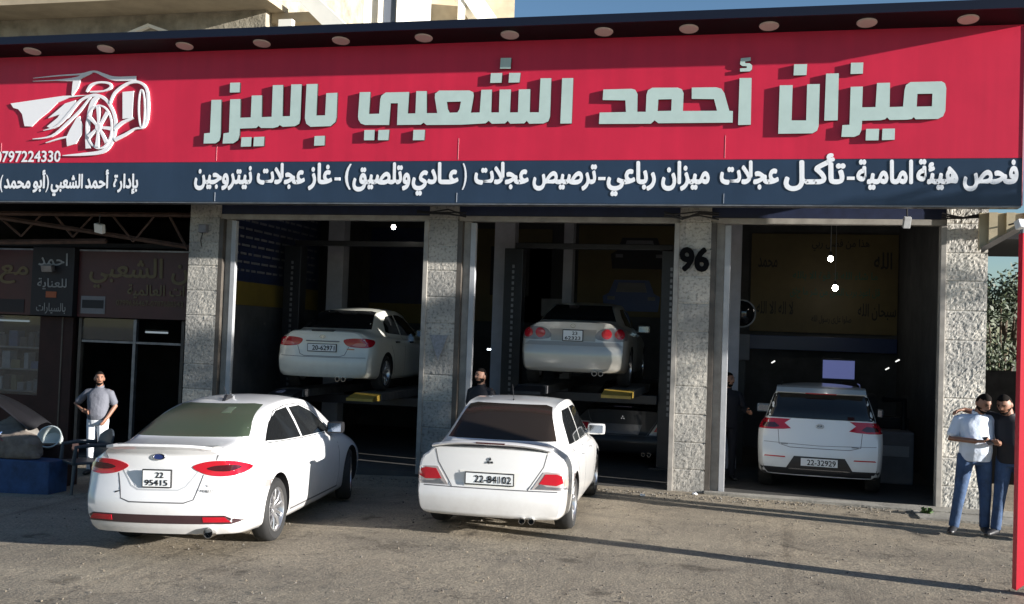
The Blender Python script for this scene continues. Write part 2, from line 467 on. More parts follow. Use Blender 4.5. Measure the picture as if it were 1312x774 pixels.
SIGN_LETTERS = [
 ('letter',[(0.278,5.804),(0.451,5.804),(0.449,5.312),(0.643,5.309),(0.644,5.811),(0.811,5.811),(0.81,5.231),(0.792,5.166),(0.73,5.129),(0.275,5.128)],[]),
 ('letter_dot',[(0.463,6.094),(0.637,6.092),(0.631,5.939),(0.459,5.939)],[]),
 ('letter',[(0.89,5.953),(1.058,5.953),(1.058,5.304),(0.882,5.302)],[]),
 ('letter',[(1.217,5.763),(1.375,5.764),(1.372,5.478),(1.545,5.479),(1.557,5.808),(1.724,5.809),(1.726,5.476),(1.897,5.479),(1.911,5.701),(1.928,5.772),(1.984,5.811),(2.377,5.812),(2.42,5.785),(2.438,5.72),(2.432,5.41),(2.405,5.341),(2.341,5.305),(2.06,5.305),(2.037,5.336),(2.013,5.31),(1.957,5.301),(1.73,5.3),(1.697,5.337),(1.673,5.311),(1.616,5.298),(1.377,5.295),(1.37,5.163),(1.343,5.102),(1.276,5.074),(1.112,5.076),(1.121,5.237),(1.214,5.242)],[[(2.076,5.648),(2.265,5.648),(2.263,5.477),(2.07,5.476)]]),
 ('letter_dot',[(1.213,6.095),(1.374,6.094),(1.371,5.941),(1.211,5.939)],[]),
 ('letter_dot',[(1.431,5.182),(1.599,5.182),(1.593,5.024),(1.427,5.024)],[]),
 ('letter_dot',[(1.641,5.182),(1.801,5.182),(1.8,5.03),(1.637,5.026)],[]),
 ('letter',[(-2.185,5.798),(-1.777,5.8),(-1.724,5.784),(-1.69,5.723),(-1.686,5.466),(-1.565,5.464),(-1.562,5.71),(-1.543,5.774),(-1.481,5.809),(-1.124,5.803),(-1.065,5.779),(-1.038,5.721),(-1.041,5.467),(-0.566,5.463),(-0.612,5.628),(-0.922,5.638),(-0.926,5.799),(-0.586,5.796),(-0.514,5.773),(-0.471,5.709),(-0.397,5.46),(-0.348,5.455),(-0.347,5.292),(-1.381,5.297),(-1.435,5.341),(-1.486,5.292),(-2.233,5.298),(-2.228,5.464),(-1.848,5.465),(-1.862,5.634),(-2.19,5.645)],[[(-1.391,5.638),(-1.203,5.639),(-1.204,5.473),(-1.397,5.472)]]),
 ('letter',[(-0.269,5.919),(-0.105,5.917),(-0.099,5.259),(-0.271,5.257)],[]),
 ('letter_mark',[(-0.26,6.198),(-0.125,6.209),(-0.124,6.158),(-0.198,6.154),(-0.198,6.127),(-0.137,6.125),(-0.102,6.095),(-0.104,6.036),(-0.134,6.01),(-0.265,6.009),(-0.267,6.055),(-0.175,6.059),(-0.176,6.084),(-0.237,6.088),(-0.268,6.114)],[]),
 ('letter',[(-2.795,5.977),(-2.631,5.975),(-2.633,5.311),(-2.8,5.311)],[]),
 ('letter',[(-4.009,5.831),(-3.847,5.831),(-3.845,5.491),(-3.727,5.489),(-3.729,5.829),(-3.557,5.827),(-3.56,5.486),(-3.438,5.486),(-3.438,5.825),(-3.265,5.825),(-3.262,5.484),(-3.124,5.481),(-3.117,5.983),(-2.957,5.981),(-2.956,5.421),(-2.979,5.348),(-3.051,5.316),(-3.262,5.315),(-3.302,5.359),(-3.337,5.322),(-3.549,5.319),(-3.589,5.363),(-3.629,5.324),(-3.828,5.322),(-3.879,5.367),(-3.926,5.33),(-4.293,5.314),(-4.843,5.317),(-4.889,5.354),(-4.933,5.323),(-5.309,5.323),(-5.309,5.654),(-5.424,5.656),(-5.437,5.325),(-5.824,5.33),(-5.893,5.353),(-5.935,5.412),(-5.944,5.466),(-5.932,5.835),(-5.758,5.835),(-5.767,5.498),(-5.603,5.5),(-5.594,5.72),(-5.58,5.773),(-5.514,5.822),(-5.136,5.823),(-5.145,5.495),(-5.024,5.495),(-5.024,5.833),(-4.859,5.83),(-4.846,5.496),(-4.68,5.494),(-4.727,5.725),(-4.725,5.788),(-4.665,5.834),(-4.193,5.826),(-4.133,5.798),(-4.122,5.745),(-4.158,5.492),(-4.021,5.494)],[[(-4.536,5.661),(-4.317,5.662),(-4.335,5.548),(-4.366,5.499),(-4.486,5.497),(-4.517,5.551)]]),
 ('letter_dot',[(-3.729,6.3),(-3.568,6.298),(-3.573,6.138),(-3.736,6.142)],[]),
 ('letter_dot',[(-3.871,6.078),(-3.699,6.076),(-3.704,5.931),(-3.877,5.931)],[]),
 ('letter_dot',[(-3.592,6.074),(-3.421,6.071),(-3.433,5.929),(-3.597,5.929)],[]),
 ('letter_dot',[(-5.832,5.252),(-5.665,5.253),(-5.666,5.095),(-5.832,5.095)],[]),
 ('letter_dot',[(-5.604,5.25),(-5.43,5.252),(-5.439,5.093),(-5.607,5.095)],[]),
 ('letter_dot',[(-5.045,5.245),(-4.863,5.245),(-4.868,5.088),(-5.048,5.089)],[]),
 ('letter',[(-8.431,5.763),(-8.258,5.763),(-8.244,5.179),(-8.262,5.112),(-8.323,5.071),(-8.534,5.069),(-8.532,5.23),(-8.43,5.239)],[]),
 ('letter',[(-8.105,5.766),(-7.927,5.767),(-7.917,5.472),(-7.736,5.475),(-7.736,5.819),(-7.56,5.819),(-7.55,5.476),(-7.38,5.479),(-7.383,5.975),(-7.208,5.975),(-7.196,5.484),(-7.07,5.484),(-7.072,5.98),(-6.896,5.979),(-6.895,5.429),(-6.912,5.363),(-6.981,5.326),(-7.184,5.319),(-7.237,5.348),(-7.266,5.32),(-7.347,5.302),(-7.553,5.305),(-7.596,5.34),(-7.635,5.306),(-7.915,5.3),(-7.916,5.195),(-7.938,5.119),(-8.019,5.068),(-8.203,5.066),(-8.194,5.227),(-8.1,5.239)],[]),
 ('letter',[(-6.815,5.979),(-6.631,5.979),(-6.63,5.487),(-6.485,5.488),(-6.481,5.831),(-6.297,5.835),(-6.295,5.457),(-6.311,5.383),(-6.388,5.319),(-6.718,5.313),(-6.791,5.361),(-6.819,5.446)],[]),
 ('letter_dot',[(-8.118,6.03),(-7.946,6.03),(-7.947,5.874),(-8.116,5.874)],[]),
 ('letter_dot',[(-7.881,5.162),(-7.707,5.164),(-7.71,5.016),(-7.885,5.013)],[]),
 ('letter_dot',[(-7.666,5.164),(-7.489,5.168),(-7.492,5.02),(-7.671,5.017)],[]),
 ('letter_dot',[(-6.645,5.168),(-6.475,5.172),(-6.475,5.022),(-6.647,5.018)],[]),
]
LOGO_RIBBONS = [
 ([(-11.74,6.191),(-11.655,6.195),(-11.533,6.202),(-11.398,6.209),(-11.273,6.215),(-11.158,6.219),(-11.043,6.22),(-10.934,6.223),(-10.839,6.227),(-10.761,6.237),(-10.698,6.25),(-10.644,6.26),(-10.593,6.262),(-10.544,6.25),(-10.499,6.23),(-10.452,6.206),(-10.404,6.184),(-10.36,6.166),(-10.317,6.147),(-10.265,6.13),(-10.197,6.117),(-10.1,6.111),(-9.983,6.109),(-9.874,6.108),(-9.799,6.108)],[(-11.742,6.197),(-11.657,6.205),(-11.535,6.215),(-11.401,6.225),(-11.276,6.234),(-11.161,6.239),(-11.045,6.243),(-10.937,6.246),(-10.844,6.252),(-10.769,6.263),(-10.708,6.278),(-10.651,6.29),(-10.593,6.293),(-10.535,6.286),(-10.481,6.27),(-10.431,6.251),(-10.383,6.236),(-10.337,6.221),(-10.296,6.206),(-10.252,6.194),(-10.194,6.186),(-10.103,6.181),(-9.989,6.181),(-9.88,6.182),(-9.805,6.183)]),
 ([(-11.738,6.14),(-11.659,6.139),(-11.545,6.14),(-11.42,6.14),(-11.306,6.141),(-11.2,6.136),(-11.095,6.131),(-10.999,6.128),(-10.919,6.128),(-10.866,6.139),(-10.833,6.154),(-10.813,6.169),(-10.789,6.18),(-10.749,6.198),(-10.7,6.216),(-10.654,6.234),(-10.623,6.247)],[(-11.738,6.146),(-11.659,6.148),(-11.546,6.151),(-11.421,6.154),(-11.307,6.157),(-11.203,6.164),(-11.099,6.171),(-11.006,6.18),(-10.934,6.191),(-10.893,6.198),(-10.872,6.207),(-10.851,6.219),(-10.818,6.233),(-10.769,6.243),(-10.716,6.253),(-10.666,6.261),(-10.631,6.266)]),
 ([(-10.974,6.182),(-10.974,6.156),(-10.975,6.118),(-10.979,6.077),(-10.983,6.04),(-10.983,6.002),(-10.986,5.959),(-10.989,5.921),(-10.987,5.893)],[(-10.831,6.154),(-10.84,6.129),(-10.851,6.093),(-10.863,6.051),(-10.878,6.011),(-10.902,5.975),(-10.928,5.939),(-10.953,5.908),(-10.973,5.888)]),
 ([(-10.694,5.934),(-10.68,5.955),(-10.663,5.984),(-10.641,6.013),(-10.617,6.033),(-10.589,6.049),(-10.554,6.063),(-10.514,6.073),(-10.473,6.079),(-10.428,6.079),(-10.38,6.075),(-10.335,6.067),(-10.305,6.058),(-10.291,6.048),(-10.283,6.036),(-10.282,6.026),(-10.286,6.018),(-10.298,6.006),(-10.323,5.99),(-10.358,5.975),(-10.4,5.964),(-10.459,5.959),(-10.531,5.957),(-10.599,5.957),(-10.647,5.956)],[(-10.726,5.95),(-10.716,5.972),(-10.701,6.004),(-10.68,6.039),(-10.65,6.069),(-10.612,6.087),(-10.569,6.099),(-10.524,6.107),(-10.478,6.111),(-10.43,6.112),(-10.378,6.109),(-10.329,6.103),(-10.289,6.092),(-10.26,6.074),(-10.241,6.048),(-10.235,6.019),(-10.244,5.992),(-10.27,5.973),(-10.304,5.959),(-10.346,5.947),(-10.394,5.939),(-10.455,5.933),(-10.528,5.931),(-10.597,5.931),(-10.645,5.931)]),
 ([(-11.483,5.311),(-11.435,5.319),(-11.365,5.33),(-11.287,5.348),(-11.216,5.376),(-11.157,5.416),(-11.104,5.464),(-11.052,5.516),(-11.001,5.569),(-10.951,5.626),(-10.902,5.686),(-10.854,5.742),(-10.803,5.786),(-10.745,5.817),(-10.682,5.839),(-10.621,5.854),(-10.567,5.86),(-10.521,5.86),(-10.48,5.852),(-10.442,5.838),(-10.405,5.82),(-10.371,5.799),(-10.34,5.772),(-10.31,5.74),(-10.281,5.702),(-10.253,5.658),(-10.225,5.608),(-10.202,5.555),(-10.185,5.503),(-10.174,5.452),(-10.168,5.399),(-10.168,5.345),(-10.173,5.292),(-10.186,5.237),(-10.204,5.181),(-10.226,5.128),(-10.253,5.084),(-10.28,5.049),(-10.31,5.021),(-10.345,4.999),(-10.391,4.981),(-10.452,4.966),(-10.526,4.956),(-10.611,4.948),(-10.7,4.941),(-10.802,4.929),(-10.918,4.919),(-11.024,4.909),(-11.098,4.901)],[(-11.486,5.321),(-11.44,5.334),(-11.372,5.35),(-11.3,5.373),(-11.237,5.403),(-11.186,5.442),(-11.137,5.49),(-11.089,5.544),(-11.041,5.598),(-10.99,5.653),(-10.94,5.712),(-10.888,5.77),(-10.831,5.817),(-10.769,5.853),(-10.703,5.881),(-10.637,5.9),(-10.576,5.911),(-10.519,5.91),(-10.467,5.9),(-10.42,5.884),(-10.377,5.862),(-10.337,5.835),(-10.301,5.802),(-10.269,5.765),(-10.239,5.723),(-10.209,5.676),(-10.18,5.623),(-10.155,5.567),(-10.137,5.511),(-10.125,5.455),(-10.119,5.398),(-10.119,5.341),(-10.124,5.284),(-10.134,5.224),(-10.15,5.164),(-10.171,5.105),(-10.197,5.054),(-10.228,5.012),(-10.263,4.976),(-10.307,4.946),(-10.364,4.922),(-10.436,4.907),(-10.516,4.899),(-10.603,4.895),(-10.692,4.891),(-10.797,4.889),(-10.914,4.889),(-11.022,4.889),(-11.097,4.891)]),
 ([(-11.681,5.17),(-11.615,5.172),(-11.519,5.175),(-11.414,5.185),(-11.318,5.207),(-11.238,5.247),(-11.165,5.298),(-11.096,5.354),(-11.03,5.408),(-10.966,5.463),(-10.905,5.518),(-10.846,5.574),(-10.791,5.63),(-10.737,5.691),(-10.685,5.755),(-10.64,5.812),(-10.609,5.851)],[(-11.683,5.179),(-11.617,5.187),(-11.523,5.196),(-11.422,5.211),(-11.334,5.236),(-11.263,5.276),(-11.195,5.327),(-11.13,5.385),(-11.066,5.441),(-11.002,5.494),(-10.94,5.548),(-10.88,5.602),(-10.825,5.656),(-10.77,5.715),(-10.717,5.777),(-10.671,5.832),(-10.638,5.871)]),
 ([(-11.427,5.104),(-11.387,5.112),(-11.329,5.126),(-11.266,5.141),(-11.209,5.153),(-11.158,5.164),(-11.107,5.174),(-11.062,5.182),(-11.03,5.187)],[(-11.431,5.113),(-11.392,5.126),(-11.337,5.144),(-11.275,5.164),(-11.219,5.18),(-11.168,5.192),(-11.116,5.203),(-11.071,5.212),(-11.04,5.218)]),
 ([(-10.577,5.012),(-10.585,5.062),(-10.597,5.134),(-10.607,5.214),(-10.613,5.292),(-10.612,5.37),(-10.607,5.452),(-10.599,5.532),(-10.588,5.601),(-10.574,5.657),(-10.557,5.705),(-10.538,5.744),(-10.52,5.772),(-10.508,5.794),(-10.491,5.81),(-10.47,5.824),(-10.455,5.837)],[(-10.669,5.007),(-10.674,5.058),(-10.682,5.13),(-10.689,5.213),(-10.692,5.295),(-10.691,5.377),(-10.685,5.462),(-10.677,5.544),(-10.666,5.616),(-10.654,5.678),(-10.639,5.733),(-10.62,5.78),(-10.598,5.821),(-10.561,5.848),(-10.522,5.862),(-10.491,5.866),(-10.47,5.866)]),
 ([(-10.248,5.74),(-10.235,5.771),(-10.218,5.815),(-10.196,5.862),(-10.166,5.903),(-10.125,5.94),(-10.074,5.976),(-10.02,6.008),(-9.967,6.032),(-9.917,6.05),(-9.865,6.061),(-9.817,6.066),(-9.773,6.064),(-9.734,6.054),(-9.697,6.037),(-9.664,6.013),(-9.638,5.983),(-9.618,5.943),(-9.604,5.894),(-9.595,5.838),(-9.588,5.778),(-9.583,5.71),(-9.582,5.636),(-9.584,5.563),(-9.59,5.502),(-9.598,5.455),(-9.608,5.416),(-9.623,5.387),(-9.641,5.365),(-9.666,5.353),(-9.7,5.349),(-9.743,5.346),(-9.79,5.336),(-9.837,5.316),(-9.887,5.291),(-9.935,5.265),(-9.982,5.243),(-10.032,5.222),(-10.084,5.202),(-10.13,5.184),(-10.163,5.173)],[(-10.275,5.749),(-10.266,5.781),(-10.252,5.827),(-10.231,5.879),(-10.2,5.928),(-10.156,5.969),(-10.103,6.009),(-10.047,6.044),(-9.991,6.072),(-9.935,6.092),(-9.878,6.105),(-9.821,6.11),(-9.768,6.107),(-9.719,6.093),(-9.674,6.07),(-9.634,6.039),(-9.602,6.0),(-9.579,5.953),(-9.563,5.899),(-9.553,5.84),(-9.546,5.779),(-9.54,5.71),(-9.537,5.633),(-9.537,5.558),(-9.542,5.495),(-9.552,5.444),(-9.566,5.401),(-9.586,5.365),(-9.614,5.335),(-9.652,5.319),(-9.695,5.315),(-9.736,5.314),(-9.776,5.306),(-9.817,5.286),(-9.863,5.259),(-9.91,5.23),(-9.957,5.204),(-10.006,5.18),(-10.057,5.156),(-10.102,5.136),(-10.133,5.121)]),
 ([(-10.139,5.297),(-10.114,5.318),(-10.08,5.348),(-10.041,5.379),(-10.0,5.405),(-9.953,5.43),(-9.895,5.454),(-9.841,5.475),(-9.804,5.49)],[(-10.175,5.329),(-10.152,5.351),(-10.118,5.383),(-10.077,5.418),(-10.031,5.448),(-9.975,5.47),(-9.912,5.489),(-9.855,5.504),(-9.815,5.514)]),
 ([(-10.218,5.359),(-10.219,5.333),(-10.221,5.295),(-10.224,5.254),(-10.23,5.218),(-10.239,5.187),(-10.25,5.157),(-10.264,5.129),(-10.279,5.105),(-10.295,5.084),(-10.314,5.065),(-10.333,5.049),(-10.353,5.037),(-10.374,5.029),(-10.396,5.024),(-10.417,5.022),(-10.439,5.024),(-10.46,5.029),(-10.483,5.038),(-10.505,5.051),(-10.526,5.066),(-10.546,5.085),(-10.565,5.108),(-10.584,5.133),(-10.6,5.16),(-10.614,5.19),(-10.627,5.223),(-10.638,5.257),(-10.646,5.291),(-10.651,5.326),(-10.655,5.363),(-10.655,5.399),(-10.654,5.435),(-10.649,5.469),(-10.642,5.503),(-10.633,5.535),(-10.622,5.565),(-10.609,5.592),(-10.593,5.617),(-10.576,5.639),(-10.558,5.657),(-10.539,5.672),(-10.518,5.684),(-10.497,5.693),(-10.476,5.697),(-10.454,5.699),(-10.432,5.696),(-10.41,5.691),(-10.389,5.682),(-10.367,5.67),(-10.346,5.654),(-10.325,5.634),(-10.306,5.612),(-10.289,5.587),(-10.272,5.559),(-10.257,5.529),(-10.245,5.497),(-10.235,5.461),(-10.228,5.42),(-10.222,5.383),(-10.218,5.356)],[(-10.186,5.356),(-10.187,5.33),(-10.189,5.292),(-10.192,5.25),(-10.199,5.211),(-10.208,5.178),(-10.22,5.146),(-10.235,5.116),(-10.251,5.089),(-10.27,5.065),(-10.29,5.044),(-10.313,5.026),(-10.337,5.012),(-10.362,5.002),(-10.388,4.996),(-10.416,4.994),(-10.443,4.996),(-10.47,5.003),(-10.497,5.014),(-10.523,5.028),(-10.547,5.046),(-10.57,5.068),(-10.591,5.092),(-10.611,5.12),(-10.629,5.15),(-10.644,5.181),(-10.658,5.216),(-10.669,5.252),(-10.677,5.288),(-10.683,5.325),(-10.687,5.363),(-10.688,5.402),(-10.686,5.439),(-10.681,5.475),(-10.674,5.51),(-10.664,5.545),(-10.652,5.576),(-10.638,5.605),(-10.621,5.633),(-10.602,5.657),(-10.582,5.678),(-10.559,5.695),(-10.535,5.709),(-10.509,5.719),(-10.483,5.725),(-10.456,5.727),(-10.428,5.724),(-10.401,5.717),(-10.374,5.707),(-10.349,5.692),(-10.325,5.673),(-10.301,5.652),(-10.28,5.627),(-10.261,5.6),(-10.243,5.57),(-10.228,5.537),(-10.215,5.504),(-10.204,5.465),(-10.196,5.423),(-10.19,5.385),(-10.186,5.358)]),
 ([(-9.628,5.649),(-9.627,5.618),(-9.627,5.574),(-9.627,5.526),(-9.628,5.485),(-9.631,5.452),(-9.635,5.421),(-9.64,5.395),(-9.645,5.375),(-9.651,5.363),(-9.656,5.356),(-9.656,5.356),(-9.656,5.355),(-9.661,5.362),(-9.668,5.376),(-9.676,5.396),(-9.684,5.421),(-9.691,5.451),(-9.697,5.486),(-9.703,5.525),(-9.708,5.565),(-9.712,5.606),(-9.715,5.65),(-9.716,5.694),(-9.717,5.736),(-9.716,5.775),(-9.714,5.814),(-9.712,5.849),(-9.708,5.879),(-9.703,5.903),(-9.697,5.923),(-9.691,5.938),(-9.687,5.944),(-9.688,5.944),(-9.687,5.943),(-9.681,5.937),(-9.674,5.924),(-9.667,5.904),(-9.659,5.877),(-9.652,5.847),(-9.645,5.813),(-9.64,5.772),(-9.635,5.724),(-9.631,5.679),(-9.628,5.648)],[(-9.603,5.648),(-9.603,5.617),(-9.602,5.573),(-9.602,5.524),(-9.604,5.482),(-9.607,5.448),(-9.611,5.417),(-9.616,5.389),(-9.622,5.368),(-9.629,5.351),(-9.639,5.34),(-9.654,5.334),(-9.671,5.339),(-9.682,5.352),(-9.691,5.369),(-9.7,5.391),(-9.707,5.417),(-9.715,5.448),(-9.721,5.484),(-9.727,5.524),(-9.732,5.564),(-9.736,5.606),(-9.739,5.651),(-9.741,5.695),(-9.741,5.737),(-9.741,5.777),(-9.739,5.817),(-9.736,5.853),(-9.732,5.884),(-9.727,5.909),(-9.721,5.931),(-9.713,5.948),(-9.704,5.961),(-9.687,5.966),(-9.672,5.959),(-9.661,5.947),(-9.651,5.931),(-9.643,5.909),(-9.635,5.881),(-9.628,5.849),(-9.621,5.815),(-9.615,5.773),(-9.61,5.724),(-9.606,5.68),(-9.603,5.649)]),
 ([(-10.429,5.398),(-10.429,5.432),(-10.43,5.482),(-10.431,5.535),(-10.432,5.58),(-10.433,5.617),(-10.435,5.649),(-10.437,5.676),(-10.438,5.694)],[(-10.465,5.398),(-10.47,5.432),(-10.476,5.482),(-10.482,5.535),(-10.488,5.58),(-10.494,5.615),(-10.499,5.647),(-10.504,5.673),(-10.508,5.692)]),
 ([(-10.408,5.377),(-10.391,5.4),(-10.367,5.434),(-10.341,5.471),(-10.319,5.501),(-10.301,5.525),(-10.285,5.547),(-10.272,5.565),(-10.262,5.577)],[(-10.44,5.393),(-10.427,5.419),(-10.407,5.455),(-10.386,5.495),(-10.369,5.528),(-10.354,5.554),(-10.341,5.577),(-10.331,5.597),(-10.324,5.611)]),
 ([(-10.414,5.334),(-10.392,5.33),(-10.359,5.325),(-10.324,5.32),(-10.295,5.314),(-10.271,5.31),(-10.25,5.305),(-10.232,5.301),(-10.219,5.298)],[(-10.413,5.365),(-10.391,5.366),(-10.358,5.366),(-10.322,5.365),(-10.292,5.364),(-10.266,5.363),(-10.243,5.361),(-10.225,5.36),(-10.212,5.359)]),
 ([(-10.437,5.313),(-10.423,5.287),(-10.402,5.251),(-10.379,5.212),(-10.359,5.179),(-10.344,5.152),(-10.33,5.127),(-10.319,5.105),(-10.311,5.09)],[(-10.407,5.327),(-10.388,5.304),(-10.362,5.27),(-10.335,5.234),(-10.311,5.202),(-10.292,5.176),(-10.275,5.152),(-10.26,5.131),(-10.25,5.117)]),
 ([(-10.463,5.312),(-10.466,5.281),(-10.469,5.236),(-10.473,5.187),(-10.477,5.146),(-10.48,5.112),(-10.484,5.081),(-10.488,5.055),(-10.491,5.036)],[(-10.427,5.309),(-10.425,5.278),(-10.423,5.233),(-10.421,5.184),(-10.42,5.141),(-10.42,5.106),(-10.42,5.074),(-10.421,5.047),(-10.42,5.028)]),
 ([(-10.479,5.343),(-10.497,5.33),(-10.522,5.31),(-10.55,5.288),(-10.574,5.27),(-10.594,5.254),(-10.614,5.239),(-10.631,5.227),(-10.643,5.219)],[(-10.452,5.321),(-10.467,5.304),(-10.488,5.281),(-10.511,5.256),(-10.532,5.233),(-10.55,5.215),(-10.568,5.197),(-10.582,5.183),(-10.592,5.172)]),
 ([(-10.455,5.386),(-10.471,5.406),(-10.495,5.434),(-10.522,5.463),(-10.545,5.489),(-10.566,5.509),(-10.586,5.528),(-10.602,5.542),(-10.613,5.553)],[(-10.481,5.366),(-10.501,5.383),(-10.529,5.408),(-10.559,5.434),(-10.585,5.455),(-10.606,5.472),(-10.627,5.486),(-10.645,5.498),(-10.659,5.507)]),
 ([(-10.439,5.358),(-10.44,5.352),(-10.441,5.342),(-10.443,5.334),(-10.444,5.332),(-10.444,5.332),(-10.444,5.332),(-10.443,5.332),(-10.438,5.331),(-10.436,5.331),(-10.438,5.333),(-10.441,5.337),(-10.443,5.341),(-10.445,5.346),(-10.445,5.354),(-10.445,5.362),(-10.445,5.367),(-10.443,5.371),(-10.441,5.375),(-10.439,5.377),(-10.441,5.376),(-10.445,5.376),(-10.447,5.376),(-10.446,5.376),(-10.447,5.376),(-10.445,5.374),(-10.443,5.366),(-10.44,5.356),(-10.438,5.349)],[(-10.389,5.349),(-10.391,5.342),(-10.392,5.332),(-10.395,5.319),(-10.401,5.307),(-10.411,5.297),(-10.423,5.291),(-10.438,5.288),(-10.454,5.291),(-10.468,5.298),(-10.477,5.308),(-10.485,5.318),(-10.491,5.33),(-10.494,5.342),(-10.495,5.355),(-10.495,5.367),(-10.493,5.38),(-10.489,5.391),(-10.483,5.401),(-10.474,5.41),(-10.461,5.418),(-10.445,5.42),(-10.43,5.417),(-10.418,5.41),(-10.406,5.4),(-10.399,5.387),(-10.395,5.375),(-10.392,5.365),(-10.39,5.358)]),
]
LOGO_FILLS = [[(-12.15,5.778),(-11.146,5.887),(-10.643,5.893),(-11.036,5.856),(-11.249,5.778),(-11.422,5.621),(-11.598,5.496),(-11.72,5.386),(-11.857,5.394),(-11.916,5.597),(-11.995,5.679),(-12.09,5.703)],
[(-11.053,5.197),(-10.988,5.329),(-10.873,5.518),(-10.821,5.548),(-10.758,5.39),(-10.767,5.232),(-10.867,5.091),(-11.027,5.051)],
[(-11.242,5.65),(-11.103,5.759),(-10.907,5.81),(-10.918,5.677),(-11.017,5.52),(-11.158,5.458),(-11.363,5.353),(-11.427,5.382),(-11.234,5.523),(-11.194,5.58),(-11.416,5.519)],
[(-10.043,5.928),(-9.84,5.94),(-9.845,5.503),(-10.019,5.489)]]
STRIP_WORDS = [('فحص', 2.677, 3.355, 4.431, 0.3), ('هيئة', 2.091, 2.618, 4.431, 0.3), ('امامية', 1.322, 2.051, 4.431, 0.3), ('تأكـل', 0.366, 1.18, 4.43, 0.3), ('عجلات', -0.502, 0.303, 4.43, 0.3), ('ميزان', -1.318, -0.642, 4.429, 0.3), ('رباعي', -2.099, -1.395, 4.429, 0.3), ('ترصيص', -3.19, -2.246, 4.429, 0.3), ('عجلات', -4.079, -3.249, 4.428, 0.3), ('(', -4.271, -4.187, 4.428, 0.3), ('عـادي', -5.053, -4.32, 4.428, 0.3), ('وتلصيق', -6.006, -5.078, 4.427, 0.3), (')', -6.147, -6.019, 4.427, 0.3), ('غاز', -6.739, -6.339, 4.427, 0.3), ('عجلات', -7.608, -6.791, 4.427, 0.3), ('نيتروجين', -8.691, -7.688, 4.426, 0.3), ('-', 1.2, 1.301, 4.43, 0.3), ('-', -2.223, -2.122, 4.429, 0.3), ('-', -6.3, -6.211, 4.427, 0.3), ('بإدارة', -10.146, -9.691, 4.35, 0.22), ('أحمد', -10.666, -10.232, 4.349, 0.22), ('الشعبي', -11.31, -10.709, 4.348, 0.22), ('أبو', -11.652, -11.414, 4.347, 0.22), ('(', -11.414, -11.34, 4.347, 0.22), ('محمد', -12.209, -11.697, 4.346, 0.22), (')', -12.3, -12.224, 4.346, 0.22)]

# ================================================================== LETTERING
AR = {  # isolated, final, initial, medial presentation forms
 'ا': (0xFE8D, 0xFE8E, None, None), 'أ': (0xFE83, 0xFE84, None, None), 'إ': (0xFE87, 0xFE88, None, None),
 'ب': (0xFE8F, 0xFE90, 0xFE91, 0xFE92), 'ة': (0xFE93, 0xFE94, None, None), 'ت': (0xFE95, 0xFE96, 0xFE97, 0xFE98),
 'ج': (0xFE9D, 0xFE9E, 0xFE9F, 0xFEA0), 'ح': (0xFEA1, 0xFEA2, 0xFEA3, 0xFEA4), 'د': (0xFEA9, 0xFEAA, None, None),
 'ر': (0xFEAD, 0xFEAE, None, None), 'ز': (0xFEAF, 0xFEB0, None, None), 'ش': (0xFEB5, 0xFEB6, 0xFEB7, 0xFEB8),
 'ص': (0xFEB9, 0xFEBA, 0xFEBB, 0xFEBC), 'ع': (0xFEC9, 0xFECA, 0xFECB, 0xFECC), 'غ': (0xFECD, 0xFECE, 0xFECF, 0xFED0),
 'ف': (0xFED1, 0xFED2, 0xFED3, 0xFED4), 'ق': (0xFED5, 0xFED6, 0xFED7, 0xFED8), 'ك': (0xFED9, 0xFEDA, 0xFEDB, 0xFEDC),
 'ل': (0xFEDD, 0xFEDE, 0xFEDF, 0xFEE0), 'م': (0xFEE1, 0xFEE2, 0xFEE3, 0xFEE4), 'ن': (0xFEE5, 0xFEE6, 0xFEE7, 0xFEE8),
 'ه': (0xFEE9, 0xFEEA, 0xFEEB, 0xFEEC), 'و': (0xFEED, 0xFEEE, None, None), 'ي': (0xFEF1, 0xFEF2, 0xFEF3, 0xFEF4),
 'ئ': (0xFE89, 0xFE8A, 0xFE8B, 0xFE8C), 'ض': (0xFEBD, 0xFEBE, 0xFEBF, 0xFEC0), 'ذ': (0xFEAB, 0xFEAC, None, None),
 'ـ': (0x640, 0x640, 0x640, 0x640), 'س': (0xFEB1, 0xFEB2, 0xFEB3, 0xFEB4), 'ط': (0xFEC1, 0xFEC2, 0xFEC3, 0xFEC4),
}
def shape_ar(s):
    out = []; i = 0
    while i < len(s):
        c = s[i]
        if c not in AR: out.append(c); i += 1; continue
        pj = i > 0 and s[i - 1] in AR and AR[s[i - 1]][2] is not None
        if c == 'ل' and i + 1 < len(s) and s[i + 1] == 'ا':
            out.append(chr(0xFEFC if pj else 0xFEFB)); i += 2; continue
        nj = i + 1 < len(s) and s[i + 1] in AR and AR[c][2] is not None
        k = 3 if (pj and nj) else 1 if pj else 2 if nj else 0
        out.append(chr(AR[c][k])); i += 1
    return ''.join(reversed(out))

def islands_step(me, dz):
    """lift each glyph a hair above its neighbour so joined strokes never share a plane"""
    bm = bmesh.new(); bm.from_mesh(me)
    seen = set(); comps = []
    for v in bm.verts:
        if v in seen: continue
        st = [v]; comp = []; seen.add(v)
        while st:
            q = st.pop(); comp.append(q)
            for e in q.link_edges:
                o = e.other_vert(q)
                if o not in seen: seen.add(o); st.append(o)
        comps.append(comp)
    comps.sort(key=lambda c: min(q.co.x for q in c))
    for i, c in enumerate(comps):
        for q in c: q.co.z += dz * (i % 3)
    bm.to_mesh(me); bm.free()

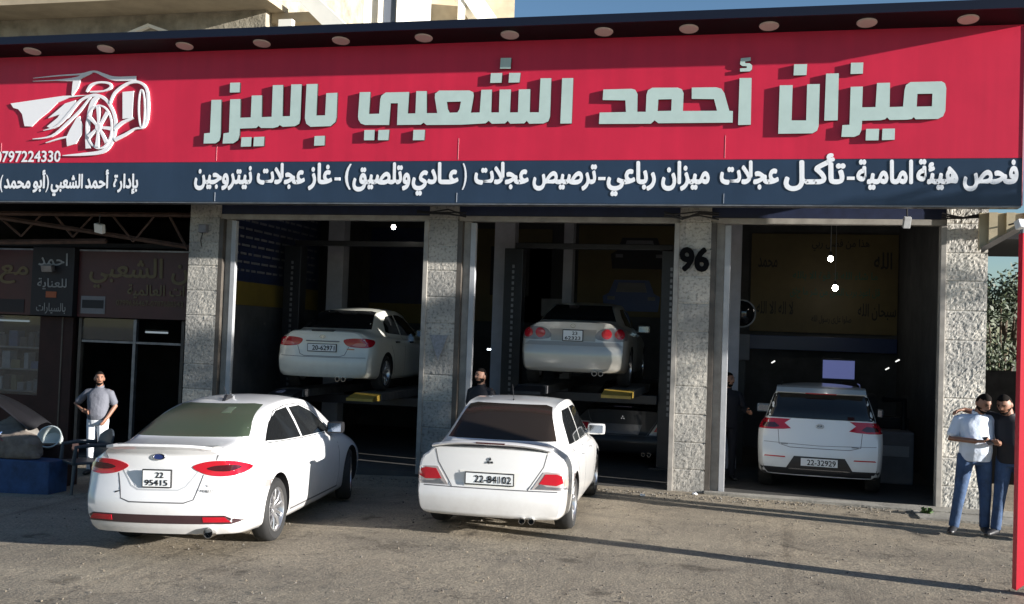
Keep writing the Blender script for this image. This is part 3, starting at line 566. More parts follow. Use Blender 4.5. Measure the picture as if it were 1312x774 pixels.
def text_mesh(s, bold=0.0, ext=0.0, arabic=False, res=3):
    """flat lettering; a bold stroke is laid on as shifted layers of the same film"""
    cu = bpy.data.curves.new('t', 'FONT')
    cu.body = shape_ar(s) if arabic else s
    cu.size = 1.0; cu.offset = 0; cu.extrude = ext; cu.resolution_u = res
    o = bpy.data.objects.new('t', cu); COL.objects.link(o)
    dg = bpy.context.evaluated_depsgraph_get(); dg.update()
    me = bpy.data.meshes.new_from_object(o.evaluated_get(dg))
    bpy.data.objects.remove(o); bpy.data.curves.remove(cu)
    islands_step(me, .0005)
    return me

def text_obj(name, s, mt, parent, loc, width=None, height=None, rot=(R(90), 0, 0), bold=0.0, arabic=False, depth=.004, center=True, minw=None):
    """lettering scaled to a width and (or) cap height, standing upright and facing -Y"""
    me = text_mesh(s, bold, 0, arabic)
    base = np.array([v.co[:] for v in me.vertices]); pol = [tuple(p.vertices) for p in me.polygons]
    bpy.data.meshes.remove(me)
    sh_ = [(0, 0)] + ([(bold * math.cos(k * math.pi / 4), bold * math.sin(k * math.pi / 4)) for k in range(8)] if bold > 0 else [])
    co = np.vstack([base + np.array([dx, dy, .0002 * k / max(1e-6, 1)]) for k, (dx, dy) in enumerate(sh_)])
    ff = [tuple(i + k * len(base) for i in p) for k in range(len(sh_)) for p in pol]
    me = bpy.data.meshes.new(name)
    lo, hi = co.min(0), co.max(0)
    sy = (height or 1.0) / .72
    sx = sy
    if width: sx = width / (hi[0] - lo[0])
    if width and not height: sy = sx
    co[:, 0] = (co[:, 0] - ((lo[0] + hi[0]) / 2 if center else lo[0])) * sx
    co[:, 1] *= sy
    co[:, 2] += depth
    me.from_pydata([tuple(c) for c in co], [], ff)
    o = link_mesh(name, me, mt, parent)
    o.location = loc; o.rotation_euler = rot
    return o

def in_poly(p, poly):
    x, y = p; c = False; n = len(poly)
    for i in range(n):
        x1, y1 = poly[i]; x2, y2 = poly[(i + 1) % n]
        if (y1 > y) != (y2 > y) and x < (x2 - x1) * (y - y1) / (y2 - y1) + x1: c = not c
    return c

def flat_tris(outer, holes=()):
    pts = []; ed = []
    for lp in [outer, *holes]:
        n = len(pts); pts += [Vector(p) for p in lp]
        ed += [(n + i, n + (i + 1) % len(lp)) for i in range(len(lp))]
    v, e, f = delaunay_2d_cdt(pts, ed, [], 1, 1e-5)[:3]
    out = []
    for t in f:
        c = sum((v[i] for i in t), Vector((0, 0))) / len(t)
        if in_poly(c, outer) and not any(in_poly(c, h) for h in holes): out.append(tuple(t))
    return [tuple(q) for q in v], out

def letter_mb(outer, holes, y0, y1):
    """a box letter: face at y0 (material 0), black return to y1 (material 1)"""
    m = MB()
    v, f = flat_tris(outer, holes)
    m.add([(a, y0, b) for a, b in v], f, 0)
    for lp in [outer, *holes]:
        n = len(lp)
        vv = [(a, y0, b) for a, b in lp] + [(a, y1, b) for a, b in lp]
        m.add(vv, [(i, (i + 1) % n, n + (i + 1) % n, n + i) for i in range(n)], 1)
    return m

# ================================================================== THE SHOP SIGN
M['sign_red'] = mat('sign_red', (.56, .017, .052), .38, var=.07, scale=.8, spec=.4, bump=.25, bscale=1.3)
def streaks(m):
    """faint rain streaks and dust running down a sheet panel"""
    nt = m.node_tree; b = nt.nodes["Principled BSDF"]; src = b.inputs["Base Color"].links[0].from_socket
    tc = [n for n in nt.nodes if n.type == 'TEX_COORD'][0]
    mp = nt.nodes.new("ShaderNodeMapping"); mp.inputs["Scale"].default_value = (3.2, 1, .22); nt.links.new(tc.outputs["Object"], mp.inputs[0])
    n = nt.nodes.new("ShaderNodeTexNoise"); n.inputs["Scale"].default_value = 1.6; n.inputs["Detail"].default_value = 6; nt.links.new(mp.outputs[0], n.inputs["Vector"])
    r = nt.nodes.new("ShaderNodeValToRGB"); r.color_ramp.elements[0].position = .42; r.color_ramp.elements[0].color = (.80, .82, .84, 1); r.color_ramp.elements[1].position = .62; r.color_ramp.elements[1].color = (1, 1, 1, 1)
    nt.links.new(n.outputs["Fac"], r.inputs[0])
    x = nt.nodes.new("ShaderNodeMix"); x.data_type = 'RGBA'; x.blend_type = 'MULTIPLY'; x.inputs[0].default_value = .35
    nt.links.new(src, x.inputs[6]); nt.links.new(r.outputs[0], x.inputs[7]); nt.links.new(x.outputs[2], b.inputs["Base Color"])
streaks(M['sign_red'])
M['sign_navy'] = mat('sign_navy', (.020, .038, .072), .30, var=.12, scale=.7, bump=.25, bscale=1.3)
streaks(M['sign_navy'])
M['mint'] = mat('mint_face', (.44, .56, .53), .45, var=.05, scale=4)
M['canopy_black'] = mat('canopy_black', (.004, .004, .006), .55, spec=.2)
M['canopy_edge'] = mat('canopy_edge', (.007, .010, .022), .4, spec=.25)
M['lamp_lens'] = mat('lamp_lens', (.62, .50, .46), .4)
M['machine_seam'] = mat('seam_grey', (.30, .33, .38), .6)
M['seam'] = mat('seam', (.75, .30, .33), .5)
M['logo_white'] = mat('logo_white', (.80, .80, .82), .45)
SX0, SX1 = -14.2, 3.40
sign = empty('shop_sign', (-4, -.7, 4.14), label='long red and navy shop sign with raised Arabic letters above the bays', cat='sign')
def sgn(mb, name, mt, smooth=False):
    for i, p in enumerate(mb.v): mb.v[i] = (p[0] + 4, p[1] + .7, p[2] - 4.14)
    return mb.build(name, mt, sign, smooth)
sgn(MB().box(SX0, SX1, -.80, -.60, 4.782, 6.56), 'red_panel', M['sign_red'])
sgn(MB().box(SX0, SX1, -.798, -.60, 4.15, 4.778), 'navy_panel', M['sign_navy'])
sgn(MB().box(SX0, SX1, -.79, -.58, 4.128, 4.148), 'bottom_trim', M['steel'])
for x in (-12.3, -8.32, -4.34, -.44):
    sgn(MB().box(x - .004, x + .004, -.8035, -.7985, 4.16, 4.30), 'panel_seam', M['machine_seam'])
    sgn(MB().box(x - .003, x + .003, -.8035, -.7985, 4.80, 5.12), 'panel_seam', M['seam'])
sgn(MB().box(SX1, SX1 + .012, -.81, -.6, 4.15, 6.55), 'end_trim', M['seam'])
for k, o, hs in SIGN_LETTERS:
    sgn(letter_mb(o, hs, -.842, -.803), k, [M['mint'], M['black']])
for a, b_ in LOGO_RIBBONS + [(f_, None) for f_ in LOGO_FILLS]:
    pass
lm = MB()
for i, (a, b_) in enumerate(LOGO_RIBBONS):
    n = len(a); yy = -.822 - .0016 * i
    v = [(p[0], yy, p[1]) for p in a] + [(p[0], yy, p[1]) for p in b_] + [(p[0], -.803, p[1]) for p in a] + [(p[0], -.803, p[1]) for p in b_]
    f = []
    for j in range(n - 1):
        f += [(j, j + 1, n + j + 1, n + j), (j, 2 * n + j, 2 * n + j + 1, j + 1), (n + j, n + j + 1, 3 * n + j + 1, 3 * n + j)]
    lm.add(v, f)
for i, pf in enumerate(LOGO_FILLS):
    q = letter_mb(pf, [], -.8205 - .0013 * i, -.803); lm.add(q.v, q.f)
sgn(lm, 'car_emblem', M['logo_white'])
for (s, xa, xb, z, h) in STRIP_WORDS:
    if s == '-':
        sgn(MB().box(xa, xb, -.812, -.7985, z + .06, z + .105), 'dash', M['white_ink']); continue
    if s in '()':
        s = ')' if s == '(' else '('
        o = text_obj('bracket', s, M['white_ink'], sign, (0, 0, 0), width=abs(xb - xa) * .8, height=h * 1.0, bold=.015)
    else:
        o = text_obj('lettering', s, M['white_ink'], sign, (0, 0, 0), width=xb - xa, height=h, bold=.042 if h > .25 else .036, arabic=True, depth=.005)
    o.location = ((xa + xb) / 2 + 4, -.800 + .7, z + .02 - 4.14)
o = text_obj('phone_number', '0797224330', M['white_ink'], sign, (0, 0, 0), width=1.25, height=.185, bold=.02, depth=.006)
o.location = (-11.15 - .625 + 4, -.802 + .7, 4.80 - 4.14)

can = empty('sign_canopy', (-4, -1.0, 6.56), label='thin black canopy with round downlights along the top of the red sign', cat='canopy')
def cnp(mb, name, mt):
    for i, p in enumerate(mb.v): mb.v[i] = (p[0] + 4, p[1] + 1.0, p[2] - 6.56)
    return mb.build(name, mt, can)
CF = -1.27
cnp(MB().prism([(-.60, 6.562), (-.80, 6.562), (CF, 6.63), (CF, 6.74), (-.60, 6.74)], 'x', SX0, SX1 + .06), 'canopy_board', M['canopy_black'])
cnp(MB().box(SX0, SX1 + .065, CF - .03, CF - .002, 6.628, 6.752), 'front_trim', M['canopy_edge'])
sl_ = math.atan2(.068, .435)
LX = [-13.0, -11.62, -10.25, -8.84, -7.51, -6.2, -4.88, -3.56, -2.18, -.98, .11, 1.39, 2.66]
for x in LX:
    m = MB().lathe([(0, 0), (.125, 0), (.135, .012), (.135, .03)], 24)
    o = m.build('downlight', M['lamp_lens'], can, True)
    o.location = (x + 4, -.0 - .02, 6.599 - 6.56 - .03); o.rotation_euler = (-sl_, 0, 0)
    o.location.z += .005

# ================================================================== CARS
def pchip(xs, ys, x):
    xs = np.asarray(xs, float); ys = np.asarray(ys, float); x = np.clip(x, xs[0], xs[-1])
    h = np.diff(xs); d = np.diff(ys) / h; m = np.zeros_like(ys)
    for i in range(1, len(xs) - 1):
        if d[i - 1] * d[i] > 0:
            w1, w2 = 2 * h[i] + h[i - 1], h[i] + 2 * h[i - 1]
            m[i] = (w1 + w2) / (w1 / d[i - 1] + w2 / d[i])
    m[0], m[-1] = d[0], d[-1]
    i = np.clip(np.searchsorted(xs, x) - 1, 0, len(h) - 1)
    t = (x - xs[i]) / h[i]
    return ((1 + 2 * t) * (1 - t) ** 2 * ys[i] + t * (1 - t) ** 2 * h[i] * m[i] + t * t * (3 - 2 * t) * ys[i + 1] + t * t * (t - 1) * h[i] * m[i + 1])

def catmull(P, sub, closed=False):
    P = np.asarray(P, float); n = len(P); out = []
    for i in range(n if closed else n - 1):
        if closed: p0, p1, p2, p3 = P[i - 1], P[i], P[(i + 1) % n], P[(i + 2) % n]
        else: p0, p1, p2, p3 = P[max(i - 1, 0)], P[i], P[i + 1], P[min(i + 2, n - 1)]
        for k in range(sub):
            t = k / sub
            out.append(.5 * (2 * p1 + (p2 - p0) * t + (2 * p0 - 5 * p1 + 4 * p2 - p3) * t * t + (3 * p1 - p0 - 3 * p2 + p3) * t ** 3))
    if not closed: out.append(P[-1])
    return np.array(out)

class Car:
    def __init__(s, sp):
        s.sp = sp; L = s.L = sp['L']
        T = np.array(sp['rows'], float)
        yy = T[:, 0]
        st = [0, .012, .03, .055, .09, .13, .18, .24, .31, .39]
        st = st + list(np.arange(.46, L - .40, .06)) + [L - a for a in reversed(st)]
        rz, rd = zip(*sp['rear']); fz, fd = zip(*sp['front'])
        def warp(x, y, z, y0):
            k = max(0, 1 - y0 / .55) ** 1.6; kf = max(0, 1 - (L - y0) / .7) ** 1.5
            return y + k * (np.interp(z, rz, rd) + sp['bow'] * (abs(x) / sp['W']) ** 2.2) - kf * (np.interp(z, fz, fd) + .16 * (abs(x) / sp['W']) ** 2.2)
        m = MB(); rings = []; secs = []
        for y0 in st:
            w, zb, zs, wb, zr, wr, zt = [float(pchip(yy, T[:, c], y0)) for c in range(1, 8)]
            P = [(0, zb), (.78 * w, zb), (.92 * w, zb + .025), (.975 * w, zb + .11), (w, zb + .5 * (zs - zb)), (.993 * w, zs - .13),
                 (.5 * (w * .985 + wb), zs - .03), (wb, zs), ((wb + wr) / 2 + .012, (zs + zr) / 2), (wr, zr),
                 (.88 * wr, zr + .5 * (zt - zr)), (.5 * wr, zr + .88 * (zt - zr)), (0, zt)]
            S = catmull(P, 3); S[:, 0] = np.maximum(S[:, 0], 0); S[0, 0] = S[-1, 0] = 0
            secs.append(S)
        n = len(secs[0]); V = []; F = []
        for y0, S in zip(st, secs):
            for x, z in S: V.append((x, warp(x, y0, z, y0), z))
            for x, z in S[1:-1][::-1]: V.append((-x, warp(x, y0, z, y0), z))
        r = 2 * n - 2
        for i in range(len(st) - 1):
            for k in range(r):
                F.append((i * r + k, i * r + (k + 1) % r, (i + 1) * r + (k + 1) % r, (i + 1) * r + k))
        for S, y0, flip in ((secs[0], 0.0, 1), (secs[-1], L, 0)):
            fr = np.linspace(1, -1, 17); base = len(V)
            for x, z in S:
                for a in fr: V.append((x * a, warp(x * a, y0, z, y0), z))
            for i in range(1, n - 1):
                for k in range(16):
                    q = (base + i * 17 + k, base + i * 17 + k + 1, base + (i + 1) * 17 + k + 1, base + (i + 1) * 17 + k)
                    F.append(q if flip else q[::-1])
        m.add(V, F)
        me = m.mesh('body', weld=True)
        bm = bmesh.new(); bm.from_mesh(me); bmesh.ops.dissolve_degenerate(bm, dist=1e-5, edges=bm.edges[:]); bm.to_mesh(me); bm.free()
        s.paint = sp['paint']
        o = link_mesh('body', me, [s.paint, M['black']])
        # wheel arches and interior cavity cuts
        cm = MB(); R_ = sp['R'] + .045
        for y in (sp['ya'], sp['yb']):
            for sx in (-1, 1):
                q = MB().lathe([(R_, 0), (R_, .34)], 40, 'x', (0, y, sp['R'] + .01))
                vs = [((p[0] + sp['W'] - .30) * sx, p[1], p[2]) for p in q.v]
                cm.add(vs, q.f)
        c = cm.build('cutter', [M['black']])
        md = o.modifiers.new('b', 'BOOLEAN'); md.operation = 'DIFFERENCE'; md.object = c; md.solver = 'EXACT'; md.material_mode = 'TRANSFER'
        dg = bpy.context.evaluated_depsgraph_get(); dg.update()
        nm = bpy.data.meshes.new_from_object(o.evaluated_get(dg))
        o.modifiers.clear(); old = o.data; o.data = nm; bpy.data.meshes.remove(old); bpy.data.objects.remove(c)
        nm.polygons.foreach_set("use_smooth", [True] * len(nm.polygons)); nm.set_sharp_from_angle(angle=R(38))
        s.body = o
        s.bvh = BVHTree.FromPolygons([v.co[:] for v in nm.vertices], [p.vertices[:] for p in nm.polygons])
        s.root = empty(sp['name'], label=sp['label'], cat='car', group=sp.get('group'))
        o.parent = s.root
    def panel(s, name, outline, mt, ang=0.0, off=.004, grid=.05, smooth=0, tilt=0.0, parent=None, skirt=.012):
        """a curved panel lying on the body; outline in the plane seen along a direction turned by ang
        (0 = seen from behind, 90 = seen from the right, -90 = from the left); tilt looks down from above"""
        a = R(ang); ti = R(tilt)
        d = Vector((-math.sin(a), math.cos(a), 0)); u = Vector((math.cos(a), math.sin(a), 0)); v_ = Vector((0, 0, 1))
        if tilt:
            d2 = d * math.cos(ti) - v_ * math.sin(ti); v_ = v_ * math.cos(ti) + d * math.sin(ti); d = d2
        if ang == -90: u = -u
        P = np.asarray(outline, float)
        if smooth: P = catmull(P, smooth, True)
        Q = []
        for i in range(len(P)):
            p, q = P[i], P[(i + 1) % len(P)]; k = max(1, int(np.linalg.norm(q - p) / grid))
            for j in range(k): Q.append(p + (q - p) * j / k)
        Q = [tuple(q) for q in Q]; n = len(Q)
        pts = [Vector(q) for q in Q]
        lo = np.min(Q, 0); hi = np.max(Q, 0)
        for gx in np.arange(lo[0] + grid * .5, hi[0], grid):
            for gy in np.arange(lo[1] + grid * .5, hi[1], grid):
                if in_poly((gx, gy), Q) and min((gx - q[0]) ** 2 + (gy - q[1]) ** 2 for q in Q) > (grid * .35) ** 2: pts.append(Vector((gx, gy)))
        vv, ee, ff = delaunay_2d_cdt(pts, [(i, (i + 1) % n) for i in range(n)], [], 1, 1e-6)[:3]
        W = []; N = []
        c0 = Vector((0, s.L * .5, .7)) if abs(ang) > 45 else Vector((0, 0, 0))
        for q in vv:
            src = (u * q[0] if abs(ang) < 89 else Vector((0, q[0], 0))) + v_ * q[1]
            o_ = src - d * 6
            hit, nr, *_ = s.bvh.ray_cast(o_, d)
            if hit is None:
                hit, nr, *_ = s.bvh.find_nearest(src + (Vector((s.sp['W'], 0, 0)) * (1 if ang > 0 else -1) if abs(ang) > 45 else Vector((0, 0, 0))))
            if nr.dot(d) > 0: nr = -nr
            W.append(hit + nr * off); N.append(nr)
        m = MB(); tris = [tuple(f) for f in ff if in_poly(tuple(sum((vv[i] for i in f), Vector((0, 0))) / len(f)), Q)]
        m.add(W, tris)
        cnt = {}
        for f in tris:
            for i in range(len(f)):
                e = (f[i], f[(i + 1) % len(f)]); cnt[frozenset(e)] = cnt.get(frozenset(e), 0) + 1
        for e, k in cnt.items():
            if k == 1:
                i, j = tuple(e)
                m.add([W[i], W[j], W[j] - N[j] * skirt, W[i] - N[i] * skirt], [(0, 1, 2, 3)])
        me = bpy.data.meshes.new(name); me.from_pydata(m.v, [], m.f)
        bm = bmesh.new(); bm.from_mesh(me)
        for f in bm.faces:
            f.normal_update()
            if len(f.verts) == 3 and f.normal.dot(d) > 0: f.normal_flip()
        bm.to_mesh(me); bm.free()
        me.polygons.foreach_set("use_smooth", [len(p.vertices) == 3 for p in me.polygons])
        return link_mesh(name, me, mt, parent or s.root)
    def seam(s, pts, ang=0.0, w=.007, name='panel_gap', mt=None, tilt=0, off=.0015):
        P = np.asarray(pts, float); T = np.gradient(P, axis=0); T /= np.linalg.norm(T, axis=1)[:, None]
        N = np.stack([-T[:, 1], T[:, 0]], 1) * w / 2
        return s.panel(name, np.vstack([P + N, (P - N)[::-1]]), mt or M['gap'], ang, off, .06, tilt=tilt, skirt=.002)
    def both(s, name, outline, mt, **k):
        a = s.panel(name, outline, mt, ang=90, **k); b = s.panel(name, outline, mt, ang=-90, **k); return a, b
    def corner(s, name, outline, mt, ang, **k):
        """pair of lamps wrapping the rear corners; outline is for the right one"""
        a = s.panel(name, outline, mt, ang=ang, **k)
        b = s.panel(name, [(-p[0], p[1]) for p in outline][::-1], mt, ang=-ang, **k)
        return a, b
    def wheels(s, spokes=5, double=True, steer=0.0, rim_mat=None, width=.21):
        Rr = s.sp['R']; rr = Rr * .69
        ty = MB().lathe([(rr, -width / 2 + .01), (Rr - .035, -width / 2), (Rr - .008, -width / 2 + .025), (Rr, -width / 2 + .06), (Rr, width / 2 - .06), (Rr - .008, width / 2 - .025), (Rr - .035, width / 2), (rr, width / 2 - .01)], 48, 'x', cap=False)
        tm = ty.mesh('wheel'); rim = MB()
        rim.lathe([(rr + .006, width / 2 - .012), (rr - .008, width / 2 - .006), (rr - .022, width / 2 - .03), (rr - .03, -.02), (rr - .03, -width / 2 + .015)], 40, 'x', cap=False)
        rim.lathe([(0, .045), (.035, .045), (.05, .035), (.06, .0)], 20, 'x')
        for k in range(spokes):
            for dd in ((-.13, .13) if double else (0,)):
                a = 2 * math.pi * k / spokes + .2
                p0 = Vector((.03, .03 * math.cos(a), .03 * math.sin(a)))
                p1 = Vector((.07, rr * .5 * math.cos(a + dd * .8), rr * .5 * math.sin(a + dd * .8)))
                p2 = Vector((width / 2 - .035, (rr - .012) * math.cos(a + dd), (rr - .012) * math.sin(a + dd)))
                rim.tube([p0, p1, p2], [(.022, .022), (.015, .02), (.014, .022)], 8)
        disc = MB().lathe([(.0, -.01), (rr * .62, -.01), (rr * .62, -.03), (0, -.03)], 24, 'x')
        tms = []
        for y, stt in ((s.sp['ya'], 0), (s.sp['yb'], steer)):
            for sx in (1, -1):
                t = bpy.data.objects.new('wheel', tm); COL.objects.link(t); t.parent = s.root
                if not tm.materials: tm.materials.append(M['rubber'])
                if not tm.polygons[0].use_smooth: tm.polygons.foreach_set("use_smooth", [True] * len(tm.polygons)); tm.set_sharp_from_angle(angle=R(40))
                t.location = (sx * (s.sp['W'] - width / 2 - .012), y, Rr)
                t.rotation_euler = (0, 0, (0 if sx > 0 else math.pi) + stt)
                if not tms:
                    r_ = rim.build('rim', rim_mat or M['alloy'], t, True); d_ = disc.build('brake_disc', M['steel'], t, True); tms = [r_, d_]
                else:
                    for q in tms:
                        c = q.copy(); COL.objects.link(c); c.parent = t
    def plate(s, x, z, w, h, lines, off=.012, tilt=0.0):
        hit, nr, *_ = s.bvh.ray_cast(Vector((x, -5, z)), Vector((0, 1, 0)))
        y = min(s.bvh.ray_cast(Vector((x + dx, -5, z + dz)), Vector((0, 1, 0)))[0].y for dx in (-w / 2, 0, w / 2) for dz in (-h / 2, 0, h / 2)) - off
        fr = MB().box(x - w / 2 - .012, x + w / 2 + .012, y - .004, y + .02, z - h / 2 - .012, z + h / 2 + .012, .004).build('plate_frame', M['black'], s.root)
        p = MB().box(x - w / 2, x + w / 2, y - .008, y - .0045, z - h / 2, z + h / 2).build('number_plate', M['plate'], s.root)
        for (tx, cx, cz, tw, th) in lines:
            text_obj('plate_characters', tx, M['ink'], p, (x + cx * w, y - .0095, z + cz * h), width=tw * w, height=th * h, bold=.01, depth=.002)
        return y
    def mirror(s, y, z, mt, sides=(1, -1)):
        for sx in sides:
            x = s.bvh.ray_cast(Vector((sx * 5, y, z - .04)), Vector((-sx, 0, 0)))[0].x
            m = MB().box(x + sx * .14 - .115, x + sx * .14 + .115, y - .045, y + .07, z - .07, z + .075, .035)
            m.tube([(x - sx * .02, y + .02, z - .05), (x + sx * .08, y, z - .04)], .025, 8)
            o = m.build('mirror', mt, s.root, True)
            g = MB().box(x + sx * .14 - .09, x + sx * .14 + .09, y - .049, y - .0455, z - .05, z + .055, .0015)
            g.build('mirror_glass', M['mirror_glass'], o)
    def handles(s, ys, z, mt=None):
        for y in ys:
            for sx in (1, -1):
                x = s.bvh.ray_cast(Vector((sx * 5, y, z)), Vector((-sx, 0, 0)))[0].x
                MB().box(x - .012, x + .03, y - .10, y + .10, z - .016, z + .016, .012).build('door_handle', mt or s.paint, s.root, True)
    def rear_y(s, x, z):
        h = s.bvh.ray_cast(Vector((x, -5, z)), Vector((0, 1, 0)))[0]
        return h.y if h else 0.0
    def exhaust(s, x, z, r=.035, two=False):
        for dx in ((-.05, .05) if two else (0,)):
            y = s.rear_y(x + dx, z + .09)
            MB().lathe([(r, -.05), (r + .004, -.05), (r + .004, .35), (r, .35), (r, -.05)], 20, 'y', (x + dx, y + .02, z)).build('exhaust_pipe', M['chrome'], s.root, True)
            MB().lathe([(0, .03), (r - .001, .03)], 16, 'y', (x + dx, y + .02, z)).build('exhaust_bore', M['black'], s.root)
    def place(s, x, y, z, head, roll=0.0, pitch=0.0):
        s.root.location = (x, y, z); s.root.rotation_euler = (pitch, roll, head)

def paint(name, col, rough=.28, metal=0.0):
    """lacquer with road dust clinging to the lower panels in blotches"""
    m = mat(name, col, rough, metal, coat=.8)
    nt = m.node_tree; b = nt.nodes["Principled BSDF"]
    tc = [n for n in nt.nodes if n.type == 'TEX_COORD'][0]
    n = nt.nodes.new("ShaderNodeTexNoise"); n.inputs["Scale"].default_value = 5; n.inputs["Detail"].default_value = 7; n.inputs["Roughness"].default_value = .7
    nt.links.new(tc.outputs["Object"], n.inputs["Vector"])
    sp = nt.nodes.new("ShaderNodeSeparateXYZ"); nt.links.new(tc.outputs["Object"], sp.inputs[0])
    mr = nt.nodes.new("ShaderNodeMapRange"); mr.inputs[1].default_value = .75; mr.inputs[2].default_value = .15; mr.inputs[3].default_value = 0; mr.inputs[4].default_value = .75
    nt.links.new(sp.outputs[2], mr.inputs[0])
    mu = nt.nodes.new("ShaderNodeMath"); mu.operation = 'MULTIPLY'; nt.links.new(mr.outputs[0], mu.inputs[0]); nt.links.new(n.outputs["Fac"], mu.inputs[1])
    x = nt.nodes.new("ShaderNodeMix"); x.data_type = 'RGBA'; nt.links.new(mu.outputs[0], x.inputs[0])
    x.inputs[6].default_value = (*col, 1); x.inputs[7].default_value = (.30, .26, .21, 1)
    nt.links.new(x.outputs[2], b.inputs["Base Color"])
    return m
M['gap'] = mat('shut_line', (.08, .08, .085), .7)
M['mirror_glass'] = mat('mirror_glass', (.25, .28, .34), .12, metal=1)
M['red_lens'] = mat('red_lens', (.42, .006, .018), .12, coat=.8)
M['dark_red_lens'] = mat('dark_red_lens', (.05, .004, .008), .12, coat=.8)
M['clear_lens'] = mat('clear_lens', (.36, .32, .31), .12, coat=.8)
M['amber_lens'] = mat('amber_lens', (.55, .22, .08), .15, coat=.8)
M['glass_green'] = mat('rear_glass_green', (.050, .070, .046), .28, spec=.25)
M['glass_brown'] = mat('rear_glass_brown', (.022, .017, .014), .2, spec=.3)
M['glass_dark'] = mat('side_glass', (.010, .011, .012), .04, spec=.5)
M['trim_black'] = mat('trim_black', (.02, .02, .022), .35)
M['emblem_blue'] = mat('emblem_blue', (.015, .03, .12), .25)
M['brown_trim'] = mat('diffuser', (.045, .022, .026), .3, coat=.5)

def ellipse_pts(cx, cz, rx, rz, n=24): return [(cx + rx * math.cos(2 * math.pi * k / n), cz + rz * math.sin(2 * math.pi * k / n)) for k in range(n)]
def ring_emblem(s, x, z, rx, rz, t, y=None):
    y = s.rear_y(x, z) - .012
    MB().tube([(x + rx * math.cos(a), y, z + rz * math.sin(a)) for a in np.linspace(0, 2 * math.pi, 25)], t, 6, closed=False).build('emblem', M['chrome'], s.root, True)
    return y

PW = paint('white_paint_pearl', (.72, .725, .73))
PW2 = paint('white_paint_cream', (.72, .72, .71))
PW3 = paint('white_paint_cool', (.74, .78, .80))
PE = paint('white_paint_older', (.72, .73, .66), .35)
PB = paint('beige_silver_paint', (.50, .49, .44), .32, .35)
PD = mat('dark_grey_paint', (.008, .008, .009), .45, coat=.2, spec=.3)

# ---- the swept-back white saloon, front left
fus = Car(dict(name='parked_car', label='white fastback saloon with green rear window parked front left', L=4.87, W=.926, R=.335, ya=1.07, yb=3.92, bow=.13, paint=PW,
  rear=[(.2, .12), (.30, .05), (.42, .0), (.55, -.005), (.62, .02), (.68, .05), (.85, .085), (1.0, .075), (1.06, .02), (1.12, .02)],
  front=[(.2, .08), (.45, .0), (.6, .03), (.75, .12)],
  rows=[(0, .80, .235, .93, .70, 1.035, .60, 1.075), (.10, .86, .225, .95, .76, 1.045, .62, 1.09), (.35, .905, .21, .975, .80, 1.055, .63, 1.095), (.62, .92, .20, .985, .82, 1.08, .63, 1.115),
        (.95, .926, .18, .985, .835, 1.19, .62, 1.235), (1.35, .926, .17, .98, .84, 1.315, .60, 1.375), (1.8, .926, .165, .975, .84, 1.375, .60, 1.455), (2.3, .926, .165, .965, .84, 1.395, .61, 1.478),
        (2.75, .926, .165, .955, .84, 1.36, .62, 1.445), (3.2, .926, .17, .94, .83, 1.22, .66, 1.285), (3.65, .922, .17, .92, .80, 1.02, .70, 1.07), (4.0, .915, .175, .86, .76, .93, .68, .97), (4.4, .88, .18, .76, .70, .84, .60, .87), (4.7, .80, .19, .64, .64, .72, .52, .74), (4.87, .68, .21, .52, .56, .60, .46, .62)]))
fus.panel('rear_window', [(-.66, 1.125), (.66, 1.125), (.62, 1.20), (.50, 1.40), (.40, 1.412), (-.40, 1.412), (-.50, 1.40), (-.62, 1.20)], M['glass_green'], off=.006)
for sx in (1, -1):
    a = 90 * sx
    fus.panel('side_window', [(1.02, 1.06), (1.45, 1.03), (2.06, 1.01), (2.03, 1.35), (1.70, 1.33), (1.36, 1.23)], M['glass_dark'], ang=a, off=.004)
    fus.panel('side_window', [(2.12, 1.005), (3.20, .985), (3.05, 1.09), (2.75, 1.26), (2.45, 1.345), (2.10, 1.345)], M['glass_dark'], ang=a, off=.004)
    fus.seam([(1.02, 1.035), (2.1, .995), (3.3, .965)], a, .008, 'window_trim', M['chrome'], off=.005)
    fus.seam([(1.02, 1.05), (1.3, 1.19), (1.62, 1.33), (2.0, 1.372), (2.45, 1.37), (2.8, 1.27), (3.28, .99)], a, .008, 'window_trim', M['chrome'], off=.005)
    fus.seam([(2.09, 1.0), (2.07, .7), (2.10, .45), (2.14, .28)], a)
    fus.seam([(3.2, .95), (3.32, .7), (3.33, .45), (3.28, .28)], a)
    fus.seam([(1.30, .98), (1.22, .80), (1.38, .66), (1.50, .45), (1.55, .28)], a)
    fus.seam([(1.5, .27), (3.3, .27)], a, .02, 'sill_line')
fus.panel('windscreen', [(-.62, 1.06), (.62, 1.06), (.5, 1.40), (-.5, 1.40)], M['glass_dark'], ang=180, off=.004)
tl = fus.corner('tail_light', [(.36, .885), (.43, .925), (.55, .948), (.70, .948), (.84, .925), (.97, .875), (.85, .825), (.70, .80), (.56, .803), (.45, .83)], M['red_lens'], 28, off=.007, smooth=4)
for t, sgx in zip(tl, (1, -1)):
    q = [(.50, .875), (.60, .905), (.78, .905), (.84, .88), (.72, .85), (.58, .85)]
    q = q if sgx > 0 else [(-p[0], p[1]) for p in q][::-1]
    fus.panel('lamp_core', q, M['dark_red_lens'], ang=28 * sgx, off=.0105, smooth=3, parent=t)
fus.panel('bumper_strip', [(-.78, .345), (.78, .345), (.88, .37), (.72, .43), (-.72, .43), (-.88, .37)], M['brown_trim'], off=.005)
for sx in (1, -1):
    fus.panel('reflector', [(sx * p[0], p[1]) for p in ((.50, .365), (.78, .365), (.72, .415), (.50, .415))], M['red_lens'], off=.009)
fus.seam([(.47, .815), (.40, .58), (.30, .548), (-.30, .548), (-.40, .58), (-.47, .815)], 0, .012)
